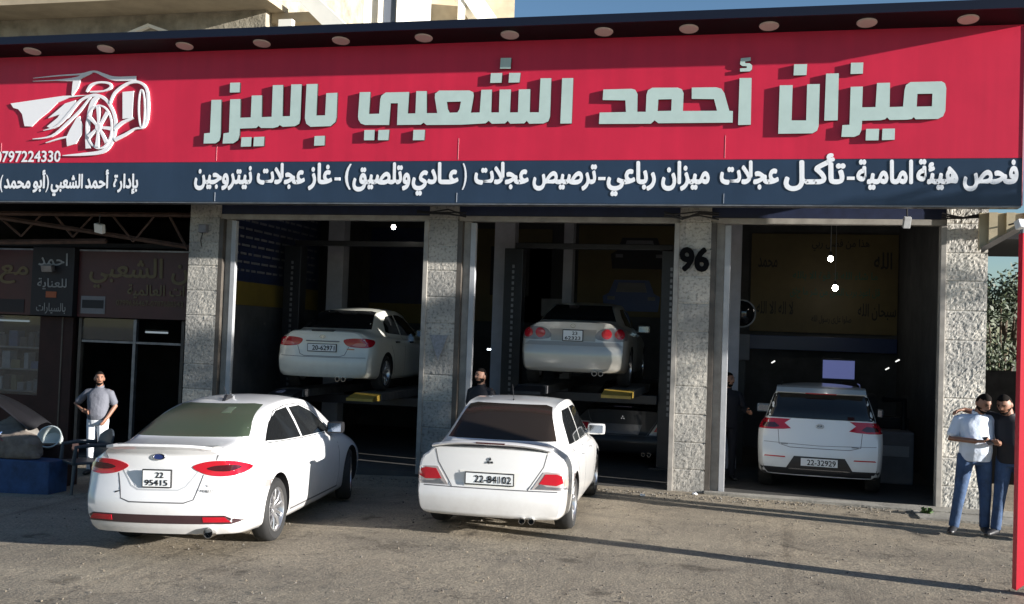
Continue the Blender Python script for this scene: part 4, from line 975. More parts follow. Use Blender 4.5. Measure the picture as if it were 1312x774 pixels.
fus.seam([(.60, .955), (.63, 1.02), (.60, 1.06)], 0, .007); fus.seam([(-.60, .955), (-.63, 1.02), (-.60, 1.06)], 0, .007)
fus.panel('plate_recess', [(-.36, .845), (.36, .845), (.25, .695), (-.25, .695)], PW, off=.003)
fus.seam([(.42, .85), (.30, .70), (.22, .665), (-.22, .665), (-.30, .70), (-.42, .85)], 0, .016, 'plate_recess_shadow', mat('crease_grey', (.42, .43, .44), .4))
fus.plate(-.01, .775, .30, .155, [('22', .12, .06, .30, .36), ('95415', .0, -.42, .84, .36)])
y = fus.rear_y(0, .985) - .008
MB().add(*(lambda q: (q.v, q.f))(MB().prism(ellipse_pts(0, .985, .062, .028), 'y', y, y + .02))).build('emblem', M['emblem_blue'], fus.root)
ring_emblem(fus, 0, .985, .064, .030, .004)
y = fus.rear_y(-.44, .66) - .006
MB().prism(ellipse_pts(-.44, .63, .042, .018), 'y', y - .004, y + .02).build('badge', M['trim_black'], fus.root)
text_obj('badge_lettering', 'SE', M['chrome'], fus.root, (.53, fus.rear_y(.53, .72) - .008, .70), height=.022, bold=.01)
text_obj('badge_lettering', 'HYBRID', M['chrome'], fus.root, (.53, fus.rear_y(.53, .65) - .010, .65), width=.14, bold=.01)
sp_ = MB()
pts = [(x, fus.rear_y(x, 1.05)) for x in np.linspace(-.58, .58, 13)]
for i in range(12):
    (xa, ya), (xb, yb) = pts[i], pts[i + 1]
    fa = .03 * (1 - (abs(xa) / .6) ** 4); fb = .03 * (1 - (abs(xb) / .6) ** 4)
    sp_.add([(xa, ya - .05, 1.085 + fa), (xb, yb - .05, 1.085 + fb), (xb, yb - .05, 1.06 + fb), (xa, ya - .05, 1.06 + fa), (xa, ya + .22, 1.085), (xb, yb + .22, 1.085), (xb, yb + .03, 1.03), (xa, ya + .03, 1.03)],
            [(0, 1, 2, 3), (0, 4, 5, 1), (3, 2, 6, 7)])
sp_.build('spoiler', PW, fus.root, True)
fus.exhaust(.56, .262, .048)
fus.mirror(3.05, 1.03, M['trim_black']); fus.handles((1.45, 2.45), .90)
fin = MB().prism([(1.62, 1.435), (1.86, 1.465), (1.80, 1.50), (1.70, 1.50)], 'x', -.02, .02); fin.tube([(0, 1.72, 1.49), (0, 1.62, 1.60)], .004, 5)
fin.build('antenna', M['trim_black'], fus.root)
fus.panel('windscreen_sticker', [(.16, 1.33), (.27, 1.33), (.26, 1.38), (.17, 1.38)], mat('sticker', (.09, .13, .09), .3), off=.009)
fus.wheels(10, False, steer=R(14))
fus.corner('headlight', [(-.9, .70), (-.5, .66), (-.55, .60), (-.95, .63)], M['clear_lens'], 150, off=.006)
fus.place(-5.58, -6.42, lat(-5.7), R(6.5), roll=R(-1.5)); fus.root.scale = (.93, 1, 1)

# ---- the upright white saloon, middle
lan_spec = dict(name='parked_car', label='white upright saloon with boot spoiler and long plate parked in the middle', L=4.54, W=.8475, R=.305, ya=.97, yb=3.57, bow=.065, paint=PW2,
  rear=[(.18, .10), (.26, .02), (.36, .0), (.49, .0), (.53, .02), (.56, .055), (.75, .06), (.9, .062), (1.0, .06)],
  front=[(.2, .06), (.45, .0), (.6, .03), (.75, .1)],
  rows=[(0, .79, .235, .88, .70, .95, .62, .965), (.10, .825, .225, .89, .73, .96, .63, .98), (.35, .835, .21, .89, .745, .965, .61, .99), (.58, .845, .20, .90, .76, .975, .60, 1.0),
        (.85, .8475, .19, .905, .77, 1.13, .575, 1.175), (1.15, .8475, .18, .90, .775, 1.31, .56, 1.36), (1.45, .8475, .18, .90, .775, 1.375, .565, 1.425), (2.0, .8475, .18, .89, .775, 1.395, .575, 1.445),
        (2.45, .8475, .18, .88, .775, 1.37, .58, 1.42), (2.9, .8475, .18, .87, .77, 1.18, .62, 1.23), (3.3, .845, .18, .86, .75, .98, .66, 1.01), (3.7, .84, .185, .80, .72, .88, .62, .91), (4.1, .81, .19, .72, .67, .79, .56, .82), (4.4, .74, .20, .62, .60, .68, .5, .70), (4.54, .62, .22, .5, .5, .57, .42, .59)])
def build_upright(sp, dark):
    c = Car(sp); P = sp['paint']
    c.panel('rear_window', [(-.63, 1.015), (.63, 1.015), (.575, 1.15), (.50, 1.365), (.42, 1.385), (-.42, 1.385), (-.50, 1.365), (-.575, 1.15)], M['glass_brown'], off=.006)
    for sx in (1, -1):
        a = 90 * sx
        c.panel('side_window', [(1.02, .96), (1.92, .94), (1.90, 1.335), (1.38, 1.325), (1.22, 1.22)], M['glass_dark'], ang=a)
        c.panel('side_window', [(2.00, .935), (3.02, .92), (2.88, 1.05), (2.52, 1.30), (2.38, 1.335), (1.98, 1.34)], M['glass_dark'], ang=a)
        c.seam([(1.96, .92), (1.95, .6), (1.97, .25)], a); c.seam([(3.05, .9), (3.1, .6), (3.05, .25)], a); c.seam([(1.12, .92), (1.10, .78), (1.30, .6), (1.38, .25)], a)
        c.seam([(1.35, .235), (3.2, .235)], a, .016, 'sill_line')
    c.panel('windscreen', [(-.60, 1.0), (.60, 1.0), (.5, 1.37), (-.5, 1.37)], M['glass_dark'], ang=180)
    ol = [(.445, .553), (.86, .553), (.89, .66), (.83, .735), (.60, .75), (.565, .745)]
    for t, sg in zip(c.corner('tail_light', ol, M['clear_lens'], 26, off=.006), (1, -1)):
        for nm, q, mt_ in (('brake_lens', [(.52, .615), (.585, .725), (.70, .73), (.755, .71), (.765, .635), (.70, .605)], M['red_lens']), ('indicator_lens', [(.78, .60), (.79, .68), (.84, .66), (.83, .60)], mat('pale_amber', (.55, .34, .25), .15, coat=.7)), ('lamp_surround', [(.48, .562), (.54, .62), (.60, .592), (.82, .585), (.84, .562)], M['steel'])):
            q = q if sg > 0 else [(-p[0], p[1]) for p in q][::-1]
            c.panel(nm, q, mt_, ang=26 * sg, off=.010, parent=t)
    c.seam([(.42, .545), (.585, .80), (.62, .94)], 0, .009); c.seam([(-.42, .545), (-.585, .80), (-.62, .94)], 0, .009)
    c.seam([(.80, .538), (.42, .538), (-.42, .538), (-.80, .538)], 0, .010)
    c.panel('plate_recess', [(-.34, .725), (.34, .725), (.28, .555), (-.28, .555)], mat('recess_paint', tuple(v * .92 for v in ((.05, .052, .06) if dark else (.8, .79, .74))), .3, coat=.5), off=.003, smooth=0)
    if not dark: c.plate(.0, .645, .52, .112, [('22-84102', .08, -.36, .78, .70)])
    y = c.rear_y(0, .84) - .010
    em = MB()
    for a in (90, 210, 330):
        u = Vector((math.cos(R(a)), math.sin(R(a)))); w = Vector((-u.y, u.x))
        q = [u * .004, u * .022 + w * .0135, u * .042, u * .022 - w * .0135]
        em.prism([(p.x, .835 + p.y) for p in q], 'y', y, y + .015)
    em.build('emblem', M['trim_black' if not dark else 'chrome'], c.root)
    # boot spoiler: a raised bridge with the brake light in its lip
    sp_ = MB(); N = 15
    prev = None
    for x in np.linspace(-.66, .66, N):
        k = 1 - (abs(x) / .66) ** 3
        yr = c.rear_y(x * .98, .93)
        ring = [(x, yr - .01, .955 + .055 * k), (x, yr - .035, .975 + .055 * k), (x, yr + .02, .992 + .06 * k), (x, yr + .18, .985 + .045 * k), (x, yr + .17, .972 + .02 * k), (x, yr + .03, .955 + .05 * k)]
        n0 = len(sp_.v); sp_.v += ring
        if prev is not None:
            for i in range(6): sp_.f.append((prev + i, prev + (i + 1) % 6, n0 + (i + 1) % 6, n0 + i)); sp_.mi.append(0)
        prev = n0
    sp_.f += [tuple(range(6)), tuple(range(prev, prev + 6))]; sp_.mi += [0, 0]
    sp = sp_.build('spoiler', P, c.root, True)
    yb_ = c.rear_y(0, .93) - .036
    MB().box(-.16, .16, yb_ - .004, yb_ + .02, 1.022, 1.038).build('brake_light', M['dark_red_lens'], sp)
    c.exhaust(.43, .225, .03, True)
    c.mirror(2.90, .99, P); c.handles((1.55, 2.45), .79)
    an = MB().tube([(0, 1.42, 1.425), (0, 1.28, 1.62)], .004, 5); an.lathe([(.018, 0), (.012, .02)], 10, 'z', (0, 1.42, 1.42)); an.build('antenna', M['trim_black'], c.root)
    c.wheels(7, False, rim_mat=M['alloy'])
    c.corner('headlight', [(-.8, .68), (-.45, .64), (-.5, .56), (-.85, .6)], M['clear_lens'], 150, off=.006)
    return c
lan = build_upright(lan_spec, False)
lan.place(-2.73, -4.60, 0, R(3))
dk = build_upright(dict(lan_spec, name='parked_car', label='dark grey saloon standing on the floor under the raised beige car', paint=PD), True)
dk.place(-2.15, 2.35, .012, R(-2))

# ---- white saloon raised in the left bay
ela = Car(dict(name='raised_car', label='white saloon with wide oval red lamps raised on the left bay lift', L=4.5, W=.8875, R=.315, ya=.93, yb=3.58, bow=.13, paint=PE, group='cars raised on lifts',
  rear=[(.2, .10), (.30, .03), (.45, .0), (.55, .005), (.60, .035), (.64, .055), (.8, .075), (.95, .07), (1.04, .05)],
  front=[(.2, .06), (.45, .0), (.6, .03), (.75, .1)],
  rows=[(0, .79, .24, .90, .68, .99, .58, 1.015), (.10, .84, .23, .92, .73, 1.005, .60, 1.035), (.35, .875, .22, .945, .77, 1.015, .61, 1.045), (.60, .885, .21, .955, .785, 1.04, .60, 1.065),
        (.95, .8875, .19, .955, .795, 1.20, .575, 1.245), (1.35, .8875, .18, .95, .80, 1.35, .56, 1.41), (1.8, .8875, .18, .94, .80, 1.40, .57, 1.47), (2.2, .8875, .18, .93, .80, 1.40, .58, 1.48),
        (2.6, .8875, .18, .92, .80, 1.34, .60, 1.42), (3.05, .8875, .18, .91, .79, 1.16, .64, 1.22), (3.45, .885, .18, .89, .77, .98, .68, 1.02), (3.8, .87, .19, .82, .73, .89, .62, .92), (4.15, .83, .2, .73, .67, .8, .56, .83), (4.4, .75, .21, .62, .6, .68, .5, .7), (4.5, .64, .23, .5, .5, .57, .42, .59)]))
ela.panel('rear_window', [(-.63, 1.07), (.63, 1.07), (.60, 1.15), (.50, 1.38), (.40, 1.40), (-.40, 1.40), (-.50, 1.38), (-.60, 1.15)], M['glass_dark'], off=.006)
for sx in (1, -1):
    a = 90 * sx
    ela.panel('side_window', [(1.15, 1.03), (1.30, 1.01), (1.92, .99), (1.92, 1.35), (1.55, 1.32), (1.28, 1.2)], M['glass_dark'], ang=a, smooth=0)
    ela.panel('side_window', [(2.0, .985), (3.1, .96), (2.9, 1.12), (2.55, 1.30), (2.3, 1.35), (2.0, 1.355)], M['glass_dark'], ang=a)
    ela.seam([(1.96, .97), (1.95, .6), (1.98, .25)], a); ela.seam([(1.2, .96), (1.15, .80), (1.32, .6), (1.40, .25)], a); ela.seam([(3.1, .93), (3.16, .6), (3.1, .25)], a)
ela.panel('windscreen', [(-.60, 1.02), (.60, 1.02), (.5, 1.38), (-.5, 1.38)], M['glass_dark'], ang=180)
for t, sg in zip(ela.corner('tail_light', [(.37, .865), (.46, .90), (.62, .91), (.80, .90), (.90, .87), (.88, .80), (.78, .755), (.60, .752), (.44, .775)], M['red_lens'], 25, off=.006, smooth=3), (1, -1)):
    q = [(.52, .79), (.60, .83), (.74, .82), (.72, .775), (.58, .77)]; q = q if sg > 0 else [(-p[0], p[1]) for p in q][::-1]
    ela.panel('lamp_core', q, mat('pink_lens', (.60, .16, .14), .15, coat=.6), ang=25 * sg, off=.010, smooth=3, parent=t)
ela.seam([(.46, .76), (.40, .62), (.32, .592), (-.32, .592), (-.40, .62), (-.46, .76)], 0, .009)
ela.seam([(-.82, .585), (-.3, .575), (.3, .575), (.82, .585)], 0, .008)
ela.plate(.0, .735, .50, .115, [('20-62971', .06, -.36, .80, .72)])
MB().box(-.30, .30, ela.rear_y(0, .845) - .012, ela.rear_y(0, .845) + .03, .838, .856, .005).build('boot_trim', M['steel'], ela.root)
ring_emblem(ela, 0, .925, .05, .026, .005)
hm = MB()
y = ela.rear_y(0, .925) - .010
for dx in (-.016, .016): hm.prism([(dx - .008 - .006, .905), (dx - .014 + .010, .905), (dx + .014, .945), (dx + .004, .945)], 'y', y, y + .01)
hm.box(-.018, .018, y, y + .01, .921, .929); hm.build('emblem_mark', M['chrome'], ela.root)
MB().box(-.20, .20, ela.rear_y(0, 1.0) - .02, ela.rear_y(0, 1.0) + .10, 1.01, 1.048, .01).build('brake_light', M['trim_black'], ela.root)
MB().box(.42, .56, ela.rear_y(.5, .70) - .008, ela.rear_y(.5, .70) + .01, .712, .73, .004).build('badge', M['amber_lens'], ela.root)
ela.exhaust(.36, .215, .035, True); ela.mirror(3.0, 1.02, PE); ela.handles((1.5, 2.4), .86, M['trim_black']); ela.wheels(7, False)
ela.place(-7.10, .75, 1.15, R(2))

# ---- beige saloon raised in the middle bay
civ = Car(dict(name='raised_car', label='beige silver saloon with round red lamps raised on the middle bay lift', L=4.5, W=.875, R=.315, ya=.95, yb=3.65, bow=.12, paint=PB, group='cars raised on lifts',
  rear=[(.2, .10), (.30, .02), (.42, .0), (.60, .005), (.66, .04), (.70, .06), (.85, .075), (.98, .05), (1.06, .04)],
  front=[(.2, .06), (.45, .0), (.6, .03), (.75, .1)],
  rows=[(0, .80, .25, .93, .70, 1.02, .58, 1.045), (.10, .84, .24, .94, .74, 1.03, .60, 1.06), (.35, .868, .23, .955, .765, 1.03, .61, 1.06), (.55, .873, .22, .96, .775, 1.05, .60, 1.075),
        (.9, .875, .2, .955, .785, 1.19, .575, 1.235), (1.3, .875, .19, .95, .79, 1.32, .56, 1.37), (1.8, .875, .18, .94, .79, 1.365, .57, 1.425), (2.2, .875, .18, .93, .79, 1.37, .58, 1.44),
        (2.6, .875, .18, .92, .79, 1.31, .60, 1.38), (3.1, .875, .18, .91, .78, 1.12, .64, 1.17), (3.55, .872, .18, .88, .76, .95, .66, .98), (3.9, .86, .19, .82, .73, .88, .62, .9), (4.2, .82, .2, .72, .67, .78, .56, .8), (4.42, .75, .21, .62, .6, .68, .5, .7), (4.5, .64, .23, .5, .5, .57, .42, .59)]))
civ.panel('rear_window', [(-.62, 1.08), (.62, 1.08), (.58, 1.16), (.48, 1.35), (-.48, 1.35), (-.58, 1.16)], M['glass_dark'], off=.006)
for sx in (1, -1):
    a = 90 * sx
    civ.panel('side_window', [(1.05, 1.02), (1.95, .99), (1.95, 1.32), (1.5, 1.30), (1.2, 1.17)], M['glass_dark'], ang=a)
    civ.panel('side_window', [(2.03, .985), (3.2, .955), (2.95, 1.08), (2.55, 1.27), (2.05, 1.325)], M['glass_dark'], ang=a)
    civ.seam([(1.99, .97), (1.98, .6), (2.0, .25)], a); civ.seam([(1.2, .96), (1.15, .80), (1.34, .6), (1.42, .25)], a)
civ.panel('windscreen', [(-.60, 1.0), (.60, 1.0), (.5, 1.34), (-.5, 1.34)], M['glass_dark'], ang=180)
for t, sg in zip(civ.corner('tail_light', [(.36, .80), (.40, .90), (.50, .955), (.72, .965), (.90, .93), (.93, .80), (.80, .755), (.50, .755)], M['steel'], 22, off=.006, smooth=2), (1, -1)):
    for cx in (.54, .75): civ.panel('round_lens', ellipse_pts(sg * cx, .865, .082, .082, 20), M['red_lens'], ang=22 * sg, off=.012, parent=t)
civ.panel('boot_panel', [(-.38, .93), (.38, .93), (.36, .74), (-.36, .74)], mat('boot_shade_panel', (.30, .29, .265), .35, .3), off=.003)
civ.plate(.0, .83, .31, .16, [('23', .1, .06, .28, .34), ('62323', 0, -.42, .82, .34)])
civ.panel('lower_step', [(-.72, .73), (.72, .73), (.80, .665), (-.80, .665)], mat('step_shade_panel', (.33, .32, .29), .35, .3), off=.003)
ring_emblem(civ, 0, .985, .036, .03, .004)
MB().box(-.014, .014, civ.rear_y(0, .985) - .012, civ.rear_y(0, .985), .983, .988).build('emblem_mark', M['chrome'], civ.root)
civ.exhaust(.42, .235, .035, True); civ.mirror(3.05, .99, PB); civ.handles((1.5, 2.4), .86); civ.wheels(5, True)
civ.place(-2.80, .78, 1.41, R(1.5))

# ---- white crossover in the right bay
nir = Car(dict(name='crossover_car', label='white crossover with black lower bumper standing inside the right bay', L=4.355, W=.905, R=.325, ya=.85, yb=3.55, bow=.11, paint=PW3,
  rear=[(.2, .10), (.34, .02), (.42, .0), (.6, .005), (.68, .03), (.8, .06), (.98, .10), (1.06, .12), (1.30, .16), (1.5, .10), (1.55, .08)],
  front=[(.2, .06), (.5, .0), (.7, .03), (.9, .1)],
  rows=[(0, .82, .26, .98, .76, 1.12, .70, 1.17), (.06, .85, .25, 1.0, .78, 1.22, .69, 1.27), (.15, .88, .24, 1.01, .79, 1.33, .67, 1.39), (.26, .90, .23, 1.02, .81, 1.43, .66, 1.505), (.5, .905, .21, 1.02, .82, 1.45, .66, 1.525),
        (.9, .905, .20, 1.01, .82, 1.46, .66, 1.54), (1.5, .905, .19, 1.0, .82, 1.47, .66, 1.55), (2.1, .905, .19, .98, .82, 1.45, .65, 1.54), (2.5, .905, .19, .97, .82, 1.38, .63, 1.47), (2.9, .905, .2, .96, .81, 1.22, .66, 1.28), (3.25, .90, .2, .95, .79, 1.05, .68, 1.09), (3.6, .89, .21, .90, .76, .98, .66, 1.01), (4.0, .85, .22, .82, .7, .89, .6, .92), (4.25, .78, .23, .7, .62, .76, .52, .79), (4.355, .68, .25, .58, .55, .64, .45, .66)]))
nir.panel('rear_window', [(-.78, 1.075), (.78, 1.075), (.75, 1.16), (.66, 1.43), (-.66, 1.43), (-.75, 1.16)], M['glass_dark'], off=.006)
for sx in (1, -1):
    a = 90 * sx
    nir.panel('side_window', [(.62, 1.10), (1.55, 1.06), (1.55, 1.40), (.8, 1.38)], M['glass_dark'], ang=a)
    nir.panel('side_window', [(1.63, 1.055), (2.85, 1.02), (2.6, 1.22), (2.25, 1.39), (1.65, 1.405)], M['glass_dark'], ang=a)
    MB().tube([(sx * .58, .55, 1.52), (sx * .60, 1.2, 1.555), (sx * .60, 2.2, 1.54)], .014, 6).build('roof_rail', M['chrome'], nir.root, True)
    nir.seam([(1.59, 1.04), (1.58, .6), (1.6, .28)], a)
nir.panel('windscreen', [(-.62, 1.08), (.62, 1.08), (.5, 1.42), (-.5, 1.42)], M['glass_dark'], ang=180)
for t, sg in zip(nir.corner('tail_light', [(.42, .925), (.52, .91), (.70, .90), (.93, .90), (.95, .97), (.90, 1.045), (.70, 1.06), (.44, 1.06), (.52, 1.0)], M['red_lens'], 24, off=.007), (1, -1)):
    q = [(.58, .945), (.66, 1.0), (.86, .985), (.84, .93), (.66, .925)]; q = q if sg > 0 else [(-p[0], p[1]) for p in q][::-1]
    nir.panel('lamp_core', q, M['dark_red_lens'], ang=24 * sg, off=.0105, parent=t)
nir.panel('lower_bumper', [(-.90, .255), (.90, .255), (.90, .365), (.47, .365), (.36, .54), (-.36, .54), (-.47, .365), (-.90, .365)], M['trim_black'], off=.005)
nir.plate(0, .465, .52, .11, [('22-32929', .06, -.36, .78, .72)])
for sx in (1, -1): nir.panel('reflector', [(sx * p[0], p[1]) for p in ((.48, .51), (.80, .51), (.78, .528), (.49, .528))], M['red_lens'], off=.006)
nir.panel('chrome_strip', [(-.44, .352), (.44, .352), (.42, .366), (-.42, .366)], M['chrome'], off=.009)
nir.seam([(.60, .90), (.58, .70), (.42, .66), (-.42, .66), (-.58, .70), (-.60, .90)], 0, .008); nir.seam([(-.8, .72), (0, .70), (.8, .72)], 0, .006)
ring_emblem(nir, 0, .975, .056, .03, .004)
text_obj('emblem_mark', 'KIA', M['trim_black'], nir.root, (0, nir.rear_y(0, .975) - .010, .963), width=.07, bold=.02)
for bx in (-.50, .50): MB().box(bx - .05, bx + .05, nir.rear_y(bx, .70) - .006, nir.rear_y(bx, .70) + .01, .695, .707, .003).build('badge', M['steel'], nir.root)
MB().prism([(.08, 1.455), (.26, 1.515), (.5, 1.535), (.5, 1.50), (.12, 1.44)], 'x', -.64, .64).build('roof_spoiler', PW3, nir.root)
MB().box(-.22, .22, .088, .12, 1.437, 1.45).build('brake_light', M['red_lens'], nir.root)
nir.mirror(2.75, 1.05, PW3); nir.wheels(5, False)
nir.place(1.01, .42, .012, R(-3.2)); nir.root.scale = (1, 1, 1.03)

# ================================================================== INSIDE THE BAYS
M['poster_blue'] = mat('poster_blue', (.014, .024, .07), .5, var=.3, scale=2)
M['poster_yellow'] = mat('poster_yellow', (.16, .115, .02), .55, var=.15, scale=2)
M['poster_dark'] = mat('poster_dark', (.010, .010, .014), .6)
M['poster_ochre'] = mat('poster_ochre', (.11, .082, .028), .55, var=.2, scale=1.2)
M['poster_ink'] = mat('poster_ink', (.02, .017, .012), .6)
M['poster_green'] = mat('poster_green', (.03, .10, .06), .6)
M['blue_band'] = mat('blue_band', (.014, .03, .11), .3)
M['screen'] = mat('screen_glow', (.1, .12, .3), .3, emit=(.22, .26, .62), estr=.14)
M['machine_grey'] = mat('machine_grey', (.16, .16, .175), .5, var=.1)
M['machine_blue'] = mat('machine_blue', (.03, .06, .20), .4)

# wall poster of the right bay: verses on an ochre ground
ban = empty('verse_banner', (1.70, 6.98, 2.48), label='large ochre wall banner of dark Arabic verses at the back of right bay', cat='banner')
def bnp(mb, name, mt):
    for i, p in enumerate(mb.v): mb.v[i] = (p[0] - 1.70, p[1] - 6.98, p[2] - 2.48)
    return mb.build(name, mt, ban)
bnp(MB().box(-.06, 2.90, 6.97, 7.015, 2.48, 4.56), 'board', M['poster_ochre'])
for s_, x, z, h, wd, mt_ in (('هذا من فضل ربي', 1.75, 4.30, .16, 1.15, 'poster_ink'), ('الله', 2.60, 3.85, .34, .36, 'poster_ink'), ('محمد', .28, 3.85, .30, .40, 'poster_ink'),
      ('ما شاء الله لا قوة الا بالله', 1.65, 3.62, .15, 1.7, 'poster_green'), ('قل اعوذ برب الفلق من شر ما خلق', 1.65, 3.28, .15, 1.8, 'poster_green'), ('لا اله الا الله', .45, 2.86, .26, .75, 'poster_ink'), ('سبحان الله', 2.50, 2.86, .26, .75, 'poster_ink'), ('صلوا على رسول الله', 1.6, 2.72, .13, .8, 'poster_ink')):
    text_obj('lettering', s_, M[mt_], ban, (x - 1.70, -.013, z - 2.48), width=wd, height=h, bold=.015, arabic=True, depth=.003)
bm_ = MB().box(-.1, 2.9, 6.86, 7.018, 2.10, 2.40, .01).build('wall_beam', M['blue_band']); meta(bm_, 'long blue beam along the back wall under the ochre verse banner', 'beam')

# screen on its cabinet, the aligner column
mon = empty('alignment_monitor', (1.54, 4.1, 0), label='lit blue computer screen on a cabinet beyond the white crossover', cat='monitor')
MB().box(-.33, .33, -.30, .30, .02, 1.05, .01).box(-.36, .36, -.33, .33, 1.05, 1.09).build('cabinet', M['machine_grey'], mon)
MB().box(-.05, .05, .0, .06, 1.09, 1.66).build('stand', M['black'], mon)
MB().box(-.30, .30, -.05, -.001, 1.60, 1.99, .008).build('casing', M['black'], mon)
MB().box(-.275, .275, -.055, -.0515, 1.63, 1.96).build('screen', M['screen'], mon)
MB().box(-.30, .30, -.28, -.10, 1.092, 1.11).build('keyboard', M['black'], mon)
colm = empty('aligner_column', (-.2, 4.0, 0), label='dark column with shiny round black dome and grey box, left inside right bay', cat='machine')
MB().box(-.09, .09, -.06, .06, .0, 1.9, .01).build('post', M['lift_black'], colm)
MB().box(-.16, .16, -.13, .13, 1.90, 2.38, .02).build('control_box', M['machine_grey'], colm)
MB().ball((0, 0, 2.76), (.24, .20, .24), 28, 18).build('dome', mat('gloss_black', (.012, .012, .014), .08, coat=1), colm, True)
MB().lathe([(.245, -.015), (.26, -.015), (.26, .015), (.245, .015)], 28, 'y', (0, 0, 2.76)).build('dome_ring', M['steel'], colm, True)
def lamp(name, loc, label, cord=None, r=.055):
    t = empty(name, loc, label=label, cat='lamp')
    MB().ball((0, 0, 0), (r, r, r * 1.15), 16, 10).build('bulb', M['bulb'], t, True)
    MB().lathe([(.02, r * .9), (.03, r * .95), (.03, r + .06), (.01, r + .08)], 12).build('socket', M['black'], t, True)
    if cord: MB().tube([(0, 0, r + .07), (0, 0, cord)], .006, 6).build('cord', M['white_metal'], t)
    return t
lamp('pendant_lamp', (1.28, 3.0, 3.72), 'upper bare glowing bulb on a long cord in the right bay', .98, .045)
lamp('pendant_lamp', (1.56, 5.6, 3.36), 'lower bare glowing bulb in front of the ochre verse banner', 1.34, .055)
lamp('pendant_lamp', (-6.34, 2.0, 4.08), 'bare glowing bulb under the header of the left bay', .62, .04)
tl_ = empty('work_light', (-4.68, 3.1, 1.93), label='short white fluorescent work light beside the bearded man in middle bay', cat='lamp')
MB().tube([(-.12, 0, 0), (.12, 0, 0)], .014, 8).build('tube', M['tube'], tl_); MB().box(-.15, .15, .015, .05, -.02, .03, .005).build('holder', M['black'], tl_)
for x, y, z, rz, lb in ((.42, 5.6, 1.86, .5, 'small white spot lamp on left side wall behind crossover'), (2.72, 5.4, 1.98, -.5, 'upper white spot lamp on right side wall of right bay'), (2.66, 6.4, 1.80, -.5, 'lower white spot lamp on right side wall of right bay')):
    t = empty('spot_lamp', (x, y, z), (0, 0, rz), label=lb, cat='lamp')
    MB().tube([(-.035, 0, -.02), (.035, 0, .02)], [.012, .014], 10).build('lens', mat('spot_glow', (.9, .9, .9), .4, emit=(1, 1, .95), estr=.5), t, True)
    MB().box(-.02, .02, .02, .12, -.02, .02).build('bracket', M['black'], t)

# two-post lifts carrying the raised cars
def lift(x, ztrk, xl, xr, yp, label, beam_z=3.86):
    t = empty('car_lift', (x, yp, 0.012), label=label, cat='car lift')
    for px in (xl, xr):
        p = MB().box(px - x - .17, px - x + .17, -.14, .14, 0, 3.75, .012); p.box(px - x - .28, px - x + .28, -.3, .3, 0, .025)
        p = p.build('post', M['lift_black'], t)
        ch = MB()
        for k in range(26): ch.box(px - x - .02, px - x + .02, -.152, -.1405, .9 + k * .1, .955 + k * .1)
        ch.build('lock_slots', M['steel'], p)
    MB().box(xl - x, xr - x, -.06, .06, beam_z - .10, beam_z, .01).build('crossbeam', M['lift_black'], t)
    for sx in (-1, 1):
        tr = MB().box(sx * .72 - .24, sx * .72 + .24, -1.55, 3.6, ztrk - .14, ztrk - .01, .01).build('runway', M['steel'], t)
        MB().prism([(-1.555, ztrk - .012), (-1.95, ztrk - .085), (-1.95, ztrk - .13), (-1.555, ztrk - .13)], 'x', sx * .72 - .235, sx * .72 + .235).build('ramp', M['yellow'] if sx > 0 else M['lift_black'], tr)
    for yy in (-.3, 2.4): MB().box(xl - x + .17, xr - x - .17, yy - .08, yy + .08, ztrk - .30, ztrk - .145, .01).build('cross_member', M['lift_black'], t)
    return t
lift(-7.05, 1.14, -8.50, -5.42, 2.6, 'black car lift with yellow ramps holding up the white oval-lamp saloon')
lift(-2.76, 1.40, -4.18, -1.38, 2.5, 'black car lift with yellow ramps holding up the beige silver saloon')

# left side wall poster and back wall posters of bays one and two
p1 = empty('service_poster', (-8.86, 2.6, 2.7), label='blue wall poster with text lines and yellow foot on left bay side wall', cat='poster')
MB().box(-.03, -.012, -1.9, 1.9, .30, 1.85).build('board', M['poster_blue'], p1)
MB().box(-.03, -.010, -1.9, 1.9, -.12, .298).build('footer', M['poster_yellow'], p1)
tx = MB()
rnd = random.Random(4)
for r_ in range(9):
    y = -1.7
    while y < 1.7:
        w_ = rnd.uniform(.12, .34); tx.box(-.012, -.0085, y, min(y + w_, 1.75), 1.68 - r_ * .15, 1.72 - r_ * .15); y += w_ + .07
tx.build('text_lines', M['machine_grey'], p1)
p2 = empty('service_poster', (-9.4 + 2.2, 7.0, 2.6), label='dark blue wall poster with yellow foot at the back of the left bay', cat='poster')
MB().box(-1.5, .3, -.02, .012, .25, 2.0).build('board', M['poster_blue'], p2); MB().box(-1.5, .3, -.022, .012, -.2, .248).build('footer', M['poster_yellow'], p2)
p3 = empty('service_poster', (-7.9 + 2.3, 7.0, 2.6), label='ochre wall poster right of the pilaster at the back of the left bay', cat='poster')
MB().box(-.6, 1.2, -.02, .012, -.1, 2.0).build('board', M['poster_ochre'], p3); MB().box(-.2, .7, -.03, -.0205, .5, 1.6).build('picture', M['poster_dark'], p3)
p4 = empty('car_poster', (-2.45, 7.0, 2.4), label='ochre wall poster picturing two dark cars behind the raised beige saloon', cat='poster')
MB().box(-1.35, 1.45, -.02, .012, .3, 2.3).build('board', M['poster_ochre'], p4)
def car_front(cx, z0, s_):
    m = MB()
    m.prism([(cx - .62 * s_, z0), (cx + .62 * s_, z0), (cx + .66 * s_, z0 + .34 * s_), (cx + .52 * s_, z0 + .42 * s_), (cx + .40 * s_, z0 + .72 * s_), (cx - .40 * s_, z0 + .72 * s_), (cx - .52 * s_, z0 + .42 * s_), (cx - .66 * s_, z0 + .34 * s_)], 'y', -.026, -.0205)
    return m
car_front(.0, 1.35, .95).build('picture', M['poster_dark'], p4); car_front(-.15, .42, .95).build('picture', M['machine_blue'], p4)
